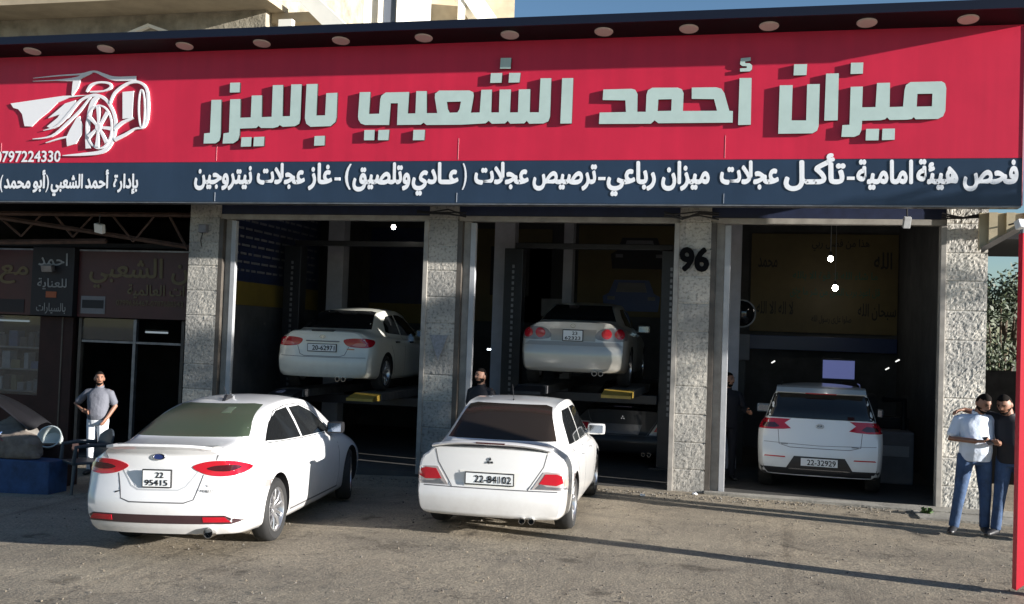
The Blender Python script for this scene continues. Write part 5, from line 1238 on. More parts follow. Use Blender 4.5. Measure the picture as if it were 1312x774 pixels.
for cx, z0, s_ in ((.0, 1.35, .95), (-.15, .42, .95)):
    g = MB().prism([(cx - .36 * s_, z0 + .44 * s_), (cx + .36 * s_, z0 + .44 * s_), (cx + .30 * s_, z0 + .66 * s_), (cx - .30 * s_, z0 + .66 * s_)], 'y', -.030, -.0265)
    g.box(cx - .55 * s_, cx - .38 * s_, -.030, -.0265, z0 + .26 * s_, z0 + .34 * s_).box(cx + .38 * s_, cx + .55 * s_, -.030, -.0265, z0 + .26 * s_, z0 + .34 * s_)
    g.build('picture_detail', M['machine_grey'], p4)
p5 = empty('service_poster', (-5.2 + .9, 7.0, 2.3), label='dark wall poster with pale photo strip left in the middle bay', cat='poster')
MB().box(-.75, .45, -.02, .012, 0, 2.0).build('board', M['poster_dark'], p5); MB().box(-.3, .35, -.03, -.0205, .35, .75).build('picture', M['machine_grey'], p5)

# tool clutter at the sides
def cabinet(x, y, w_, d, h, label, mt_):
    t = empty('tool_cabinet', (x, y, .012), label=label, cat='cabinet')
    MB().box(-w_ / 2, w_ / 2, -d / 2, d / 2, .08, h, .01).build('carcass', mt_, t)
    n = 5
    for k in range(n):
        z0 = .12 + k * (h - .16) / n
        MB().box(-w_ / 2 + .03, w_ / 2 - .03, -d / 2 - .015, -d / 2 - .001, z0, z0 + (h - .16) / n - .02, .004).build('drawer', mt_, t)
    return t
cabinet(2.45, 4.6, .7, .5, .95, 'dark tool cabinet at right inside the right bay', M['lift_black'])
cabinet(-8.45, 1.3, .5, .5, .9, 'dark blue tool cabinet at left edge of the left bay', M['machine_blue'])
jk = empty('tyre_machine', (2.3, 2.6, .012), label='black wheel service machine standing right of the white crossover', cat='machine')
MB().box(-.3, .3, -.3, .3, 0, .85, .03).build('body', M['machine_grey'], jk); MB().tube([(.2, .2, .8), (.2, .2, 1.35), (-.15, 0, 1.35)], .05, 10).build('arm', M['black'], jk, True)
MB().lathe([(.09, -.08), (.30, -.09), (.32, -.05), (.32, .05), (.30, .09), (.09, .08)], 28, 'x', (-.36, 0, 1.12)).build('wheel', M['rubber'], jk, True)
MB().box(-.22, .22, -.32, -.301, .45, .62).build('panel', M['white_metal'], jk)
def tyre(x, y, z, lb, flat=True, rot=0.0, grp='spare tyres in the bays'):
    m = MB().lathe([(.19, -.08), (.27, -.10), (.305, -.07), (.31, 0), (.305, .07), (.27, .10), (.19, .08), (.185, 0), (.19, -.08)], 32, 'z' if flat else 'x')
    o = m.build('tyre', M['rubber'], None, True); o.location = (x, y, z); o.rotation_euler = (0, 0, rot)
    return meta(o, lb, 'tyre', grp)
for k in range(3): tyre(-5.9, 6.2, .12 + .205 * k, 'black tyre in the flat stack against back wall of the left bay')
drum = empty('oil_drum', (-7.85, .95, .012), label='pale rounded drum lid standing behind the swept-back saloon in left bay', cat='drum')
MB().lathe([(0, 0), (.34, 0), (.35, .03), (.34, .36), (.35, .40), (.34, .70), (.30, .95), (.18, 1.08), (0, 1.12)], 28).build('shell', mat('drum_violet', (.20, .20, .26), .5, var=.1), drum, True)
MB().lathe([(.352, .37), (.362, .38), (.362, .40), (.352, .41)], 28).build('hoop', M['steel'], drum, True)
# bits on the pillars
num = text_obj('house_number', '96', M['ink'], None, (-.865, -.032, 3.265), width=.44, height=.34, bold=.045, depth=.02)
meta(num, 'black number 96 fixed to the pillar between middle and right bays', 'number')
st_ = empty('stencil_mark', (-4.78, -.025, 1.95), label='faint grey triangular stencil mark on the pillar between left and middle bays', cat='mark')
MB().prism([(-.15, .22), (.15, .22), (.0, -.18)], 'y', -.004, .004).build('triangle', mat('stencil_grey', (.22, .23, .25), .9, var=.3, scale=20), st_)
bx = empty('junction_box', (-8.93, -.05, 3.80), label='small grey junction box high on the leftmost stone pillar', cat='box')
MB().box(-.07, .07, -.05, .04, -.07, .07, .01).build('case', M['machine_grey'], bx); MB().tube([(0, -.02, -.07), (-.03, -.02, -.2), (-.02, 0, -.3)], .01, 6).build('cable', M['black'], bx)
for (x, z, lb) in ((-4.75, 4.09, 'dark cable bundle under the sign above left middle pillar'), (-.9, 4.09, 'dark cable bundle under the sign above pillar 96'), (2.95, 4.09, 'dark cable bundle under the sign above the right pillar')):
    m = MB(); r2 = random.Random(int(x * 10) & 255)
    for k in range(4): m.tube([(x - .42, -.16, z + r2.uniform(-.05, .03)), (x - .15, -.2, z - r2.uniform(.0, .09)), (x + .1, -.2, z + r2.uniform(-.04, .04)), (x + .38, -.15, z + r2.uniform(-.08, .03))], .012, 6)
    meta(m.build('cable_bundle', M['black'], None, True), lb, 'cable')
fl = empty('floodlight', (2.06, -.25, 3.98), (R(25), 0, R(10)), label='small white floodlight hanging under the header of the right bay', cat='lamp')
MB().box(-.05, .05, -.03, .03, -.08, .08, .008).build('head', M['white_metal'], fl); MB().tube([(0, .02, .07), (0, .12, .22)], .012, 6).build('bracket', M['black'], fl)

# ================================================================== LEFT-HAND SHOP
M['sign_maroon'] = mat('maroon_sign', (.05, .008, .010), .4, var=.2, scale=1)
M['gold_ink'] = mat('gold_ink', (.13, .10, .05), .6)
M['maroon_door'] = mat('maroon_door', (.022, .007, .006), .75, var=.3, scale=4)
M['truss'] = mat('rusty_truss', (.075, .042, .032), .7, var=.4, scale=6)
M['wall_blue'] = mat('blue_low_wall', (.02, .055, .14), .7, var=.4, scale=5)
LZ = -.26
shop = empty('accessory_shop', (-11.6, 3, LZ), label='dark accessory shop front with maroon sign at far left under the truss', cat='shop')
def shp(mb, name, mt):
    for i, p in enumerate(mb.v): mb.v[i] = (p[0] + 11.6, p[1] - 3, p[2] - LZ)
    return mb.build(name, mt, shop)
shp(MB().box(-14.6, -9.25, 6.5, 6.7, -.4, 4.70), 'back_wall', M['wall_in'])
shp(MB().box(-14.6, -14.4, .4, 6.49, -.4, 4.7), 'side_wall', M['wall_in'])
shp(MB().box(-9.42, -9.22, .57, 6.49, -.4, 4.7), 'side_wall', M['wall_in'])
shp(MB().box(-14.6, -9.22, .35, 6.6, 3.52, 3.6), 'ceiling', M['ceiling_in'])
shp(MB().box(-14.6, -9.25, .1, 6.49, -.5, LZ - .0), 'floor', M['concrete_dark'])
shp(MB().box(-12.42, -11.72, .30, .42, LZ, 2.22), 'door_panel', M['maroon_door'])
shp(MB().box(-11.95, -11.92, .285, .2995, LZ, 2.22), 'door_batten', M['frame_dark'])
shp(MB().box(-11.6, -11.54, .30, .38, LZ, 2.22), 'door_post', M['frame_dark'])
shp(MB().box(-10.47, -10.41, .30, .38, LZ, 2.22), 'door_post', M['steel'])
shp(MB().box(-9.5, -9.44, .30, .38, LZ, 2.22), 'door_post', M['frame_dark'])
shp(MB().box(-11.53, -9.51, .31, .37, 1.78, 1.82), 'transom', M['steel'])
shp(MB().box(-14.4, -12.43, .32, .40, LZ, .75), 'stall_riser', M['maroon_door'])
gl = mat('shop_glass', (.6, .66, .7), .03, spec=.6); gl.node_tree.nodes["Principled BSDF"].inputs["Transmission Weight"].default_value = .96
shp(MB().box(-14.4, -12.43, .34, .352, .752, 2.22), 'shop_window', gl)
shp(MB().box(-11.53, -10.48, .33, .342, 1.83, 2.22), 'fanlight', gl)
ssg = empty('maroon_sign', (-11.4, .22, 2.24), label='maroon shop sign with dull gold Arabic lettering under the truss', cat='sign')
def sg2(mb, name, mt):
    for i, p in enumerate(mb.v): mb.v[i] = (p[0] + 11.4, p[1] - .22, p[2] - 2.24)
    return mb.build(name, mt, ssg)
sg2(MB().box(-14.5, -12.53, .2, .29, 2.24, 3.46), 'board', M['sign_maroon'])
sg2(MB().box(-11.58, -9.24, .2, .29, 2.24, 3.46), 'board', M['sign_maroon'])
for x0, x1 in ((-14.5, -12.53), (-11.58, -9.24)): sg2(MB().box(x0, x1, .185, .2, 3.44, 3.47), 'frame_strip', M['steel'])
for (s_, x, z, w_, h) in (('ن الشعبي', -10.35, 2.98, 2.0, .34), ('مع', -12.95, 2.98, .62, .30), ('ات العالمية', -9.98, 2.66, 1.15, .19)):
    text_obj('lettering', s_, M['gold_ink'], ssg, (x + 11.4, -.024, z - 2.24), width=w_, height=h, bold=.02, arabic=True, depth=.008)
text_obj('phone_number', '0799636467-0787688543', M['gold_ink'], ssg, (-10.1 + 11.4, -.024, 2.47 - 2.24), width=1.35, height=.10, bold=.01, depth=.006)
sg2(MB().box(-11.5, -11.0, .19, .199, 2.30, 2.62), 'picture', M['machine_grey']); sg2(MB().box(-11.47, -11.03, .183, .189, 2.40, 2.55), 'picture_detail', M['poster_dark'])
sg2(MB().box(-14.3, -12.7, .19, .199, 2.28, 2.52), 'picture', M['poster_dark'])
bs = empty('black_sign', (-12.05, .10, 2.24), label='narrow black sign panel with grey Arabic words between two maroon boards', cat='sign')
MB().box(-.44, .44, .0, .14, 0, 1.25).build('board', M['poster_dark'], bs)
for s_, z, h in (('احمد', .92, .22), ('للعناية', .52, .16), ('بالسيارات', .08, .15)):
    text_obj('lettering', s_, M['steel'], bs, (0, -.003, z), width=.62, height=h, bold=.015, arabic=True, depth=.006)
MB().box(-.12, .10, -.012, -.001, .33, .44).build('picture', mat('orange_mark', (.30, .07, .02), .5), bs)
tr = empty('roof_truss', (-11.6, -.2, 3.5), label='rusty steel roof truss with diagonal struts under left end of sign', cat='truss')
def trs(pts, r, name='strut'):
    return MB().tube([(p[0] + 11.6, p[1] + .2, p[2] - 3.5) for p in pts], r, 4).build(name, M['truss'], tr)
A = [(-14.2, -.35, 4.02), (-9.25, -.30, 3.62)]
trs([(-14.4, -.35, 3.52), (-11.0, -.3, 3.60)], .045, 'chord'); trs([(-13.4, -.38, 4.02), (-11.0, -.33, 3.72), (-9.25, -.3, 3.50)], .04, 'chord'); trs([(-14.4, -.4, 4.06), (-9.25, -.35, 4.06)], .04, 'chord')
for x0, x1 in ((-12.0, -11.65), (-11.25, -11.65), (-10.85, -10.45), (-10.05, -10.45), (-13.2, -12.7), (-12.3, -12.7), (-9.75, -9.4)):
    trs([(x0, -.36, 4.03), (x1, -.33, 3.66 - .12 * max(0, x1 + 11))], .022)
lt = empty('floodlight', (-11.0, -.45, 3.80), (R(20), R(12), R(-8)), label='white square floodlight hanging from the rusty truss', cat='lamp')
MB().box(-.09, .09, -.04, .04, -.08, .08, .01).build('head', mat('lamp_white', (.75, .75, .73), .4), lt); MB().tube([(0, .0, .08), (0, .02, .24)], .012, 6).build('bracket', M['black'], lt)
l2 = empty('floodlight', (-12.08, .0, 3.10), (R(15), 0, 0), label='small black floodlight on the narrow black sign panel', cat='lamp')
MB().box(-.11, .11, -.05, .05, -.06, .06, .01).build('head', M['steel'], l2); MB().tube([(0, .05, 0), (0, .12, -.05)], .012, 6).build('bracket', M['black'], l2)
# what the shop shows behind its glass
rnd = random.Random(11)
cols = [(.5, .5, .5), (.12, .2, .4), (.35, .12, .1), (.4, .36, .2), (.1, .1, .11), (.2, .3, .25), (.6, .62, .65)]
CM = [mat('packaging', c, .5, var=.15) for c in cols]
for k in range(4):
    s_ = empty('shelf_unit', (-13.4, 1.1, .35 + .42 * k), label='%s shelf of the lit display behind far left shop window' % ('lowest', 'second lowest', 'second highest', 'topmost')[k], cat='shelf')
    MB().box(-1.0, .95, -.2, .2, -.015, .015).build('board', M['white_metal'], s_)
    x = -.95
    n = 0
    while x < .8:
        w_ = rnd.uniform(.10, .26); h = rnd.uniform(.14, .33)
        m = MB().box(x, x + w_, -.18, .02, .0155, .0155 + h, .008)
        o = m.build('goods_box', CM[rnd.randrange(7)]); o.location = s_.location
        meta(o, 'packaged accessory on a shelf behind the far left shop window', 'box', 'packaged goods in the shop window')
        x += w_ + rnd.uniform(.02, .08); n += 1
for (x, y, z, w_, lb) in ((-10.0, 2.6, 2.02, .8, 'right fluorescent tube inside the dark accessory shop'), (-11.2, 2.2, 1.98, .5, 'left fluorescent tube inside the dark accessory shop'), (-13.5, .8, 2.12, .9, 'fluorescent tube over the far left display shelves')):
    t = empty('tube_light', (x, y, z), label=lb, cat='lamp')
    MB().tube([(-w_ / 2, 0, 0), (w_ / 2, 0, 0)], .018, 8).build('tube', mat('shop_tube', (.9, .95, 1), .4, emit=(.75, .9, 1), estr=.12), t); MB().box(-w_ / 2, w_ / 2, -.02, .02, .025, .05).build('housing', M['white_metal'], t)
ct = empty('shop_counter', (-10.2, 3.4, LZ), label='dark counter with glass top inside the accessory shop doorway', cat='counter')
MB().box(-.9, .9, -.3, .3, 0, .95, .01).build('base', M['maroon_door'], ct); MB().box(-.93, .93, -.33, .33, .952, .975).build('top', M['window_grey'], ct)

# the whole shop front stands back behind the line of the pillars
for o in list(COL.objects):
    if o.parent is None and o.name.split('.')[0] in ('accessory_shop', 'maroon_sign', 'black_sign', 'shelf_unit', 'goods_box', 'tube_light', 'shop_counter'): o.location += Vector((-.45, .8, .03))
l2.location += Vector((-.45, .8, .03)); tr.location.y += .6; lt.location.y += .55
lw = MB().box(-16, -9.31, -3.12, -2.72, -.5, .25, .02).build('low_wall', M['wall_blue'])
meta(lw, 'low blue painted wall with scuffed top at far left beside the chair', 'wall')
M['sack'] = mat('dusty_sack', (.16, .13, .105), .9, var=.35, scale=7, bump=.6, bscale=20)
def lump(name, c, r, seed, mt_, lb, cat, amp=.22):
    m = MB().ball((0, 0, 0), (1, 1, 1), 28, 18)
    for i, p in enumerate(m.v):
        q = Vector(p); d = 1 + amp * noise.noise(q * 1.6 + Vector((seed, 0, 0))) + amp * .5 * noise.noise(q * 4 + Vector((0, seed, 0)))
        q = q * d; q.z = max(q.z, -.62)
        m.v[i] = (q.x * r[0], q.y * r[1], (q.z + .62) * r[2])
    o = m.build(name, mt_, None, True); o.location = c
    return meta(o, lb, cat)
lump('sack', (-10.0, -2.92, .25), (.42, .20, .22), 3, M['sack'], 'dusty brown sack slumped on the right end of the low blue wall', 'sack')
lump('sack', (-11.0, -2.92, .25), (.55, .22, .26), 8, M['sack'], 'large dusty sack on the low blue wall at left picture edge', 'sack')
lump('sack', (-10.7, -2.2, -.27), (.65, .30, .60), 15, mat('grey_tarp', (.20, .18, .16), .9, var=.3, scale=5), 'tall grey brown heap under a black sheet behind the low blue wall', 'heap')
pp = MB()
for k in range(9):
    a = rnd.uniform(0, 3); x, y = -10.45 + rnd.uniform(-.3, .35), -3.0 + rnd.uniform(-.08, .06)
    z = .47 + rnd.uniform(-.04, .08)
    u = Vector((math.cos(a) * .13, math.sin(a) * .06, rnd.uniform(-.05, .05))); w_ = Vector((-math.sin(a) * .06, math.cos(a) * .08, rnd.uniform(-.03, .06)))
    c = Vector((x, y, z))
    q = [c - u - w_, c + u - w_, c + u + w_, c - u + w_]
    pp.add(q + [p + Vector((0, 0, -.006)) for p in q], [(0, 1, 2, 3), (7, 6, 5, 4), (0, 4, 5, 1), (1, 5, 6, 2), (2, 6, 7, 3), (3, 7, 4, 0)], k % 3)
meta(pp.build('rag_pile', [mat('rag_white', (.6, .6, .62), .8), mat('rag_blue', (.15, .25, .45), .8), mat('rag_red', (.4, .10, .12), .8)]), 'crumpled pale and coloured rags lying on the sacks on low wall', 'rags')
bowl = MB().lathe([(0, 0), (.08, 0), (.15, .05), (.17, .22), (.155, .22), (.13, .05), (0, .02)], 24).build('basin', mat('basin_white', (.55, .60, .58), .35), None, True)
bowl.location = (-9.85, -2.35, .42); bowl.rotation_euler = (R(62), 0, R(20)); meta(bowl, 'pale plastic basin tipped on its side behind the dusty sack', 'basin')
bst = MB().box(-10.25, -9.6, -2.55, -2.1, -.5, .41, .02).build('crate', M['maroon_door']); meta(bst, 'dark crate behind the low wall carrying the tipped pale basin', 'crate')
sheet = MB()
N = 12
for i in range(N + 1):
    for j in range(N + 1):
        u, v_ = i / N, j / N
        x = -11.9 + 1.75 * u; y = -2.5 + .5 * v_ + .04 * math.sin(6 * u); z = 1.25 - .55 * u ** 2.2 + .06 * math.sin(5 * v_ + 3 * u) - .28 * abs(v_ - .5) ** 1.3
        sheet.v.append((x, y, z))
for i in range(N):
    for j in range(N): a = i * (N + 1) + j; sheet.f.append((a, a + 1, a + N + 2, a + N + 1)); sheet.mi.append(0)
sh_ = sheet.build('tarpaulin', mat('black_sheet', (.012, .012, .014), .35, bump=.3, bscale=6), None, True)
sd = sh_.modifiers.new('s', 'SOLIDIFY'); sd.thickness = .012
meta(sh_, 'black sheet draped over the heap behind the low blue wall', 'sheet')
# garden chair by the wall
ch = empty('plastic_chair', (-9.05, -2.75, lat(-9.05)), (0, 0, R(-35)), label='dark plastic armchair between the low blue wall and the man in grey', cat='chair')
cm_ = mat('chair_plastic', (.035, .045, .055), .4)
MB().box(-.24, .24, -.23, .23, .40, .435, .015).build('seat', cm_, ch)
bk = MB(); N = 10
for i in range(N + 1):
    a = -1 + 2 * i / N
    bk.v += [(.25 * a, .22 + .05 * (1 - a * a), .44), (.24 * a, .30 + .05 * (1 - a * a), .86 - .10 * a * a), (.24 * a, .325 + .05 * (1 - a * a), .86 - .10 * a * a), (.25 * a, .245 + .05 * (1 - a * a), .44)]
for i in range(N):
    for k in range(4): bk.f.append((4 * i + k, 4 * i + (k + 1) % 4, 4 * i + 4 + (k + 1) % 4, 4 * i + 4 + k)); bk.mi.append(0)
bk.f += [(0, 1, 2, 3), (4 * N, 4 * N + 1, 4 * N + 2, 4 * N + 3)]; bk.mi += [0, 0]
bk.build('backrest', cm_, ch, True)
for sx in (-1, 1):
    MB().tube([(sx * .25, .25, .66), (sx * .28, .0, .67), (sx * .27, -.20, .65), (sx * .25, -.22, .42)], [(.018, .03)] * 4, 8).build('armrest', cm_, ch, True)
    for sy in (-1, 1): MB().tube([(sx * .21, sy * .19, .41), (sx * .25, sy * .23, 0)], [.028, .02], 8).build('leg', cm_, ch, True)
bn = empty('work_bench', (-8.45, -1.6, lat(-8.45)), label='dark low bench beside the man in grey behind the swept-back saloon', cat='bench')
MB().box(-.55, .55, -.2, .2, .42, .47, .01).build('seat', M['black'], bn)
for sx in (-1, 1): MB().box(sx * .48 - .03, sx * .48 + .03, -.17, .17, 0, .419).build('leg', M['black'], bn)

# ================================================================== RIGHT-HAND SIDE
M['awning'] = mat('ribbed_cladding', (.42, .36, .24), .6, var=.15, scale=3)
aw = empty('ribbed_awning', (3.6, -.3, 3.7), label='beige ribbed cladding with slanted lower edge beside top of right pillar', cat='awning')
rb = MB(); 
xs_ = [3.00 + .11 * k for k in range(17)]
for k in range(16):
    x0, x1 = xs_[k], xs_[k + 1]; y_ = -.32 if k % 2 else -.26
    z0 = min(4.09, 3.60 + .62 * (x0 - 3.0)); z1 = min(4.095, 3.60 + .62 * (x1 - 3.0))
    rb.add([(x0 - 3.6, y_ + .3, z0 - 3.7), (x1 - 3.6, y_ + .3, z1 - 3.7), (x1 - 3.6, y_ + .3, .42), (x0 - 3.6, y_ + .3, .42), (x0 - 3.6, y_ + .38, z0 - 3.7), (x1 - 3.6, y_ + .38, z1 - 3.7), (x1 - 3.6, y_ + .38, .42), (x0 - 3.6, y_ + .38, .42)],
           [(0, 1, 2, 3), (4, 7, 6, 5), (0, 4, 5, 1), (1, 5, 6, 2), (2, 6, 7, 3), (3, 7, 4, 0)])
rb.build('ribs', M['awning'], aw)
MB().prism([(3.02 - 3.6, 3.56 - 3.7), (3.84 - 3.6, 4.08 - 3.7), (3.84 - 3.6, 4.16 - 3.7), (3.02 - 3.6, 3.64 - 3.7)], 'y', -.04, .02).build('edge_beam', M['frame_dark'], aw)
cvr = MB().box(3.19, 7.5, .3, 3.2, 3.82, 3.95).build('roof', M['ceiling_in'], aw); cvr.location = (-3.6, .3, -3.7)
f3 = empty('floodlight', (3.46, -.55, 3.93), (R(-20), 0, R(30)), label='white floodlight by the slanted beige cladding at right edge', cat='lamp')
MB().box(-.07, .07, -.05, .05, -.06, .06, .012).build('head', M['white_ink'], f3); MB().tube([(0, .03, .05), (.02, .22, .10)], .012, 6).build('bracket', M['black'], f3)
dw = MB().box(3.19, 9, 3.35, 3.6, -.2, 1.9).build('side_wall', mat('dark_side_wall', (.006, .006, .006), .98, var=.3, spec=.03)); meta(dw, 'dark low side wall behind the two men right of the workshop', 'wall')

M['leaf'] = mat('leaf', (.035, .05, .022), .6, var=.35, scale=1.5); M['leaf2'] = mat('leaf_pale', (.065, .085, .04), .6, var=.3, scale=2); M['bark'] = mat('bark', (.10, .075, .05), .9, var=.3, bump=.5, bscale=12)
def tree(x, y, h, r, seed, lb, n=5200, z0=None):
    t = empty('tree', (x, y, 0), label=lb, cat='tree')
    rd = random.Random(seed); z0 = z0 if z0 is not None else h * .35
    tk = MB().tube([(0, 0, -.1), (.06, .03, z0 * .6), (.0, .1, z0 + .3), (.1, .05, h * .75)], [.17, .13, .11, .04], 10)
    cl = []
    for k in range(22):
        a = rd.uniform(0, 6.28); e = rd.uniform(-.3, 1.2); q = rd.uniform(.35, 1)
        c = Vector((math.cos(a) * math.cos(e) * r * q, math.sin(a) * math.cos(e) * r * q, z0 + (h - z0) * .42 + math.sin(e) * (h - z0) * .5 * q))
        cl.append((c, rd.uniform(.22, .42) * r))
        tk.tube([(0, .05, z0 * .9), tuple(c * .5 + Vector((0, 0, z0 * .3))), tuple(c)], [.05, .03, .01], 6)
    tk.build('trunk', M['bark'], t, True)
    cr = MB()
    for k in range(n):
        c, cr_ = cl[rd.randrange(len(cl))]
        d = Vector((rd.gauss(0, 1), rd.gauss(0, 1), rd.gauss(0, 1))).normalized() * cr_ * rd.random() ** .45
        p = c + d; s_ = rd.uniform(.035, .075)
        u = Vector((rd.gauss(0, 1), rd.gauss(0, 1), rd.gauss(0, 1))).normalized(); w_ = u.orthogonal().normalized()
        cr.add([p - u * s_, p + w_ * s_ * .4, p + u * s_, p - w_ * s_ * .4], [(0, 1, 2, 3)], 1 if rd.random() < .3 else 0)
    cr.build('crown', [M['leaf'], M['leaf2']], t)
    return t
tree(4.35, 4.6, 3.9, 1.15, 3, 'bushy dark tree seen between right pillar and red roadside sign', z0=.9)
tree(11.2, -3.4, 6.5, 1.35, 21, 'roadside tree standing outside the right picture edge shading the pillars', 9000, z0=4.2)
tree(6.6, 6.2, 4.6, 1.6, 9, 'larger dark tree standing beyond the dark side wall at far right', 6000, z0=1.0)

tot = empty('roadside_sign', (2.81, -5.02, 0), (0, 0, R(10)), label='tall bright red roadside sign panel at right picture edge', cat='sign')
MB().prism([(-.43, .12), (-.43, 4.6), (.6, 4.6), (.6, .30), (-.29, .30)] if False else [(-.42, .05), (-.30, .14), (.06, .14), (.06, 3.32), (-.42, 3.32)], 'y', -.045, .045).build('panel', mat('totem_red', (.52, .008, .026), .45), tot)
MB().box(-.415, .055, -.03, .03, 3.322, 3.36).build('cap', M['machine_grey'], tot)
MB().box(-.26, -.06, -.04, .04, -.02, .138).build('foot', M['machine_grey'], tot)
# litter
for x, y, lb in ((-1.45, -.75, 'small crumpled white paper on asphalt right of the upright saloon'), (-.75, -.25, 'small white scrap on asphalt at foot of pillar 96'), (-4.4, .0, 'small white scrap at the foot of the jamb behind the upright saloon')):
    o = lump('litter', (x, y, lat(x)), (.035, .03, .018), x, M['white_ink'], lb, 'litter', .5); o['group'] = 'white litter on the asphalt'

# grit and pebbles lying on the forecourt, thicker along the thresholds
rnd = random.Random(77); gr = MB()
def pebble(x, y, r):
    z = lat(x) + (.03 if (x > -.62 and y > -.2) else 0)
    p = [(x + r * rnd.uniform(.6, 1.2), y, z + r * .2), (x, y + r * rnd.uniform(.6, 1.2), z + r * .25), (x - r * rnd.uniform(.6, 1.2), y, z + r * .2), (x, y - r * rnd.uniform(.6, 1.2), z + r * .2), (x, y, z + r * rnd.uniform(.5, .9)), (x, y, z - .01)]
    gr.add(p, [(0, 1, 4), (1, 2, 4), (2, 3, 4), (3, 0, 4), (1, 0, 5), (2, 1, 5), (3, 2, 5), (0, 3, 5)], rnd.randrange(3))
for k in range(1500): pebble(rnd.uniform(-9, 4.2), rnd.uniform(-9, -.3), rnd.choice((.006, .008, .010, .014)))
for k in range(1100): pebble(rnd.uniform(-9, 4.2), -.28 - abs(rnd.gauss(0, .22)) - .12 * max(0, min(1, (rnd.random()))), rnd.choice((.008, .011, .015, .02)))
meta(gr.build('grit', [mat('grit_grey', (.20, .185, .16), .9), mat('grit_dark', (.08, .07, .06), .9), mat('grit_tan', (.22, .185, .135), .9)]), kind='stuff')
wd = empty('weed', (2.35, -.62, .0), label='tiny green weed growing at the threshold left of the right pillar', cat='weed')
lm_ = MB()
for k in range(26):
    a = rnd.uniform(0, 6.28); l_ = rnd.uniform(.05, .12); h_ = rnd.uniform(.02, .09); w_ = .008
    u = Vector((math.cos(a), math.sin(a), 0)); s_ = Vector((-u.y, u.x, 0)) * w_
    q = u * l_ * .5 + Vector((0, 0, h_ + .02)); e = u * l_ + Vector((0, 0, h_))
    lm_.add([s_ * .4, q + s_, e, q - s_, -s_ * .4], [(0, 1, 2, 3, 4)])
lm_.build('leaves', mat('weed_green', (.06, .12, .03), .6, var=.3), wd)
MB().tube([(0, 0, -.02), (.005, 0, .04)], .005, 6).build('stem', M['leaf'], wd)

# ================================================================== PEOPLE
SKIN = mat('skin', (.36, .19, .125), .55, var=.06, scale=12)
SKIN_D = mat('skin_tanned', (.25, .125, .08), .55, var=.06, scale=12)
HAIR = mat('hair', (.010, .008, .007), .9, spec=.1)
EYE = mat('eye', (.02, .015, .012), .2)
SHOE = mat('shoe', (.02, .02, .022), .45)

def lerp3(a, b, t): return tuple(x + (y - x) * t for x, y in zip(a, b))
def limb(m, pts, rad, seg=12, mi=0):
    """tapered limb with rounded ends"""
    P = [Vector(p) for p in pts]
    a = (P[0] - P[1]).normalized() * rad[0] * .6; b = (P[-1] - P[-2]).normalized() * rad[-1] * .6
    r0 = rad[0] if not isinstance(rad[0], tuple) else rad[0][0]
    m.tube([P[0] + a] + P + [P[-1] + b], [rad[0] * .55] + list(rad) + [rad[-1] * .55], seg, mi)
def loft(m, secs, seg=20, mi=0):
    """torso from elliptical sections (centre, rx, ry) lying level"""
    v = []; f = []
    for c, rx, ry in secs:
        for k in range(seg):
            w = 2 * math.pi * k / seg; ca, sa = math.cos(w), math.sin(w)
            v.append((c[0] + rx * math.copysign(abs(ca) ** .85, ca), c[1] + ry * math.copysign(abs(sa) ** .85, sa), c[2]))
    for i in range(len(secs) - 1):
        for k in range(seg): f.append((i * seg + k, i * seg + (k + 1) % seg, (i + 1) * seg + (k + 1) % seg, (i + 1) * seg + k))
    f += [tuple(range(seg))[::-1], tuple(range((len(secs) - 1) * seg, len(secs) * seg))]
    m.add(v, f, mi)
def remesh(m, name, mt, parent, vox, smooth=3):
    me = m.mesh(name)
    o = link_mesh(name, me)
    md = o.modifiers.new('r', 'REMESH'); md.mode = 'VOXEL'; md.voxel_size = vox
    if smooth: s_ = o.modifiers.new('s', 'SMOOTH'); s_.factor = .5; s_.iterations = smooth
    dg = bpy.context.evaluated_depsgraph_get(); dg.update()
    nm = bpy.data.meshes.new_from_object(o.evaluated_get(dg))
    bpy.data.objects.remove(o); bpy.data.meshes.remove(me)
    nm.polygons.foreach_set("use_smooth", [True] * len(nm.polygons))
    if not len(nm.materials): nm.materials.append(mt)
    else: nm.materials[0] = mt
    q = bpy.data.objects.new(name, nm); COL.objects.link(q); q.parent = parent
    return q
def head_points(grow=0.0):
    m = MB().ball((0, 0, 0), (1, 1, 1), 36, 26)
    out = []
    for p in m.v:
        x, y, z = p
        fr = max(0, -y)
        X = x * .076; Y = y * .096; Z = z * .118
        if z < 0:
            X *= 1 - .28 * (-z) ** 1.5; Y *= 1 - .10 * (-z) if y < 0 else 1 - .35 * (-z)
        g = lambda cx, cz, s: math.exp(-(((X - cx) ** 2 + (Z - cz) ** 2) / (s * s)))
        if fr > .2:
            Y -= .024 * g(0, -.012, .014) + .012 * g(0, .008, .011)
            Y += .010 * (g(.031, .018, .015) + g(-.031, .018, .015))
            Y -= .006 * g(0, .040, .035)
            Y -= .007 * g(0, -.052, .018) - .004 * g(0, -.058, .006)
            Y -= .012 * g(0, -.092, .022)
            Y -= .005 * (g(.04, -.012, .02) + g(-.04, -.012, .02))
        s = 1 + grow / .095
        out.append((X * s, Y * s, Z * s))
    return out, m.f
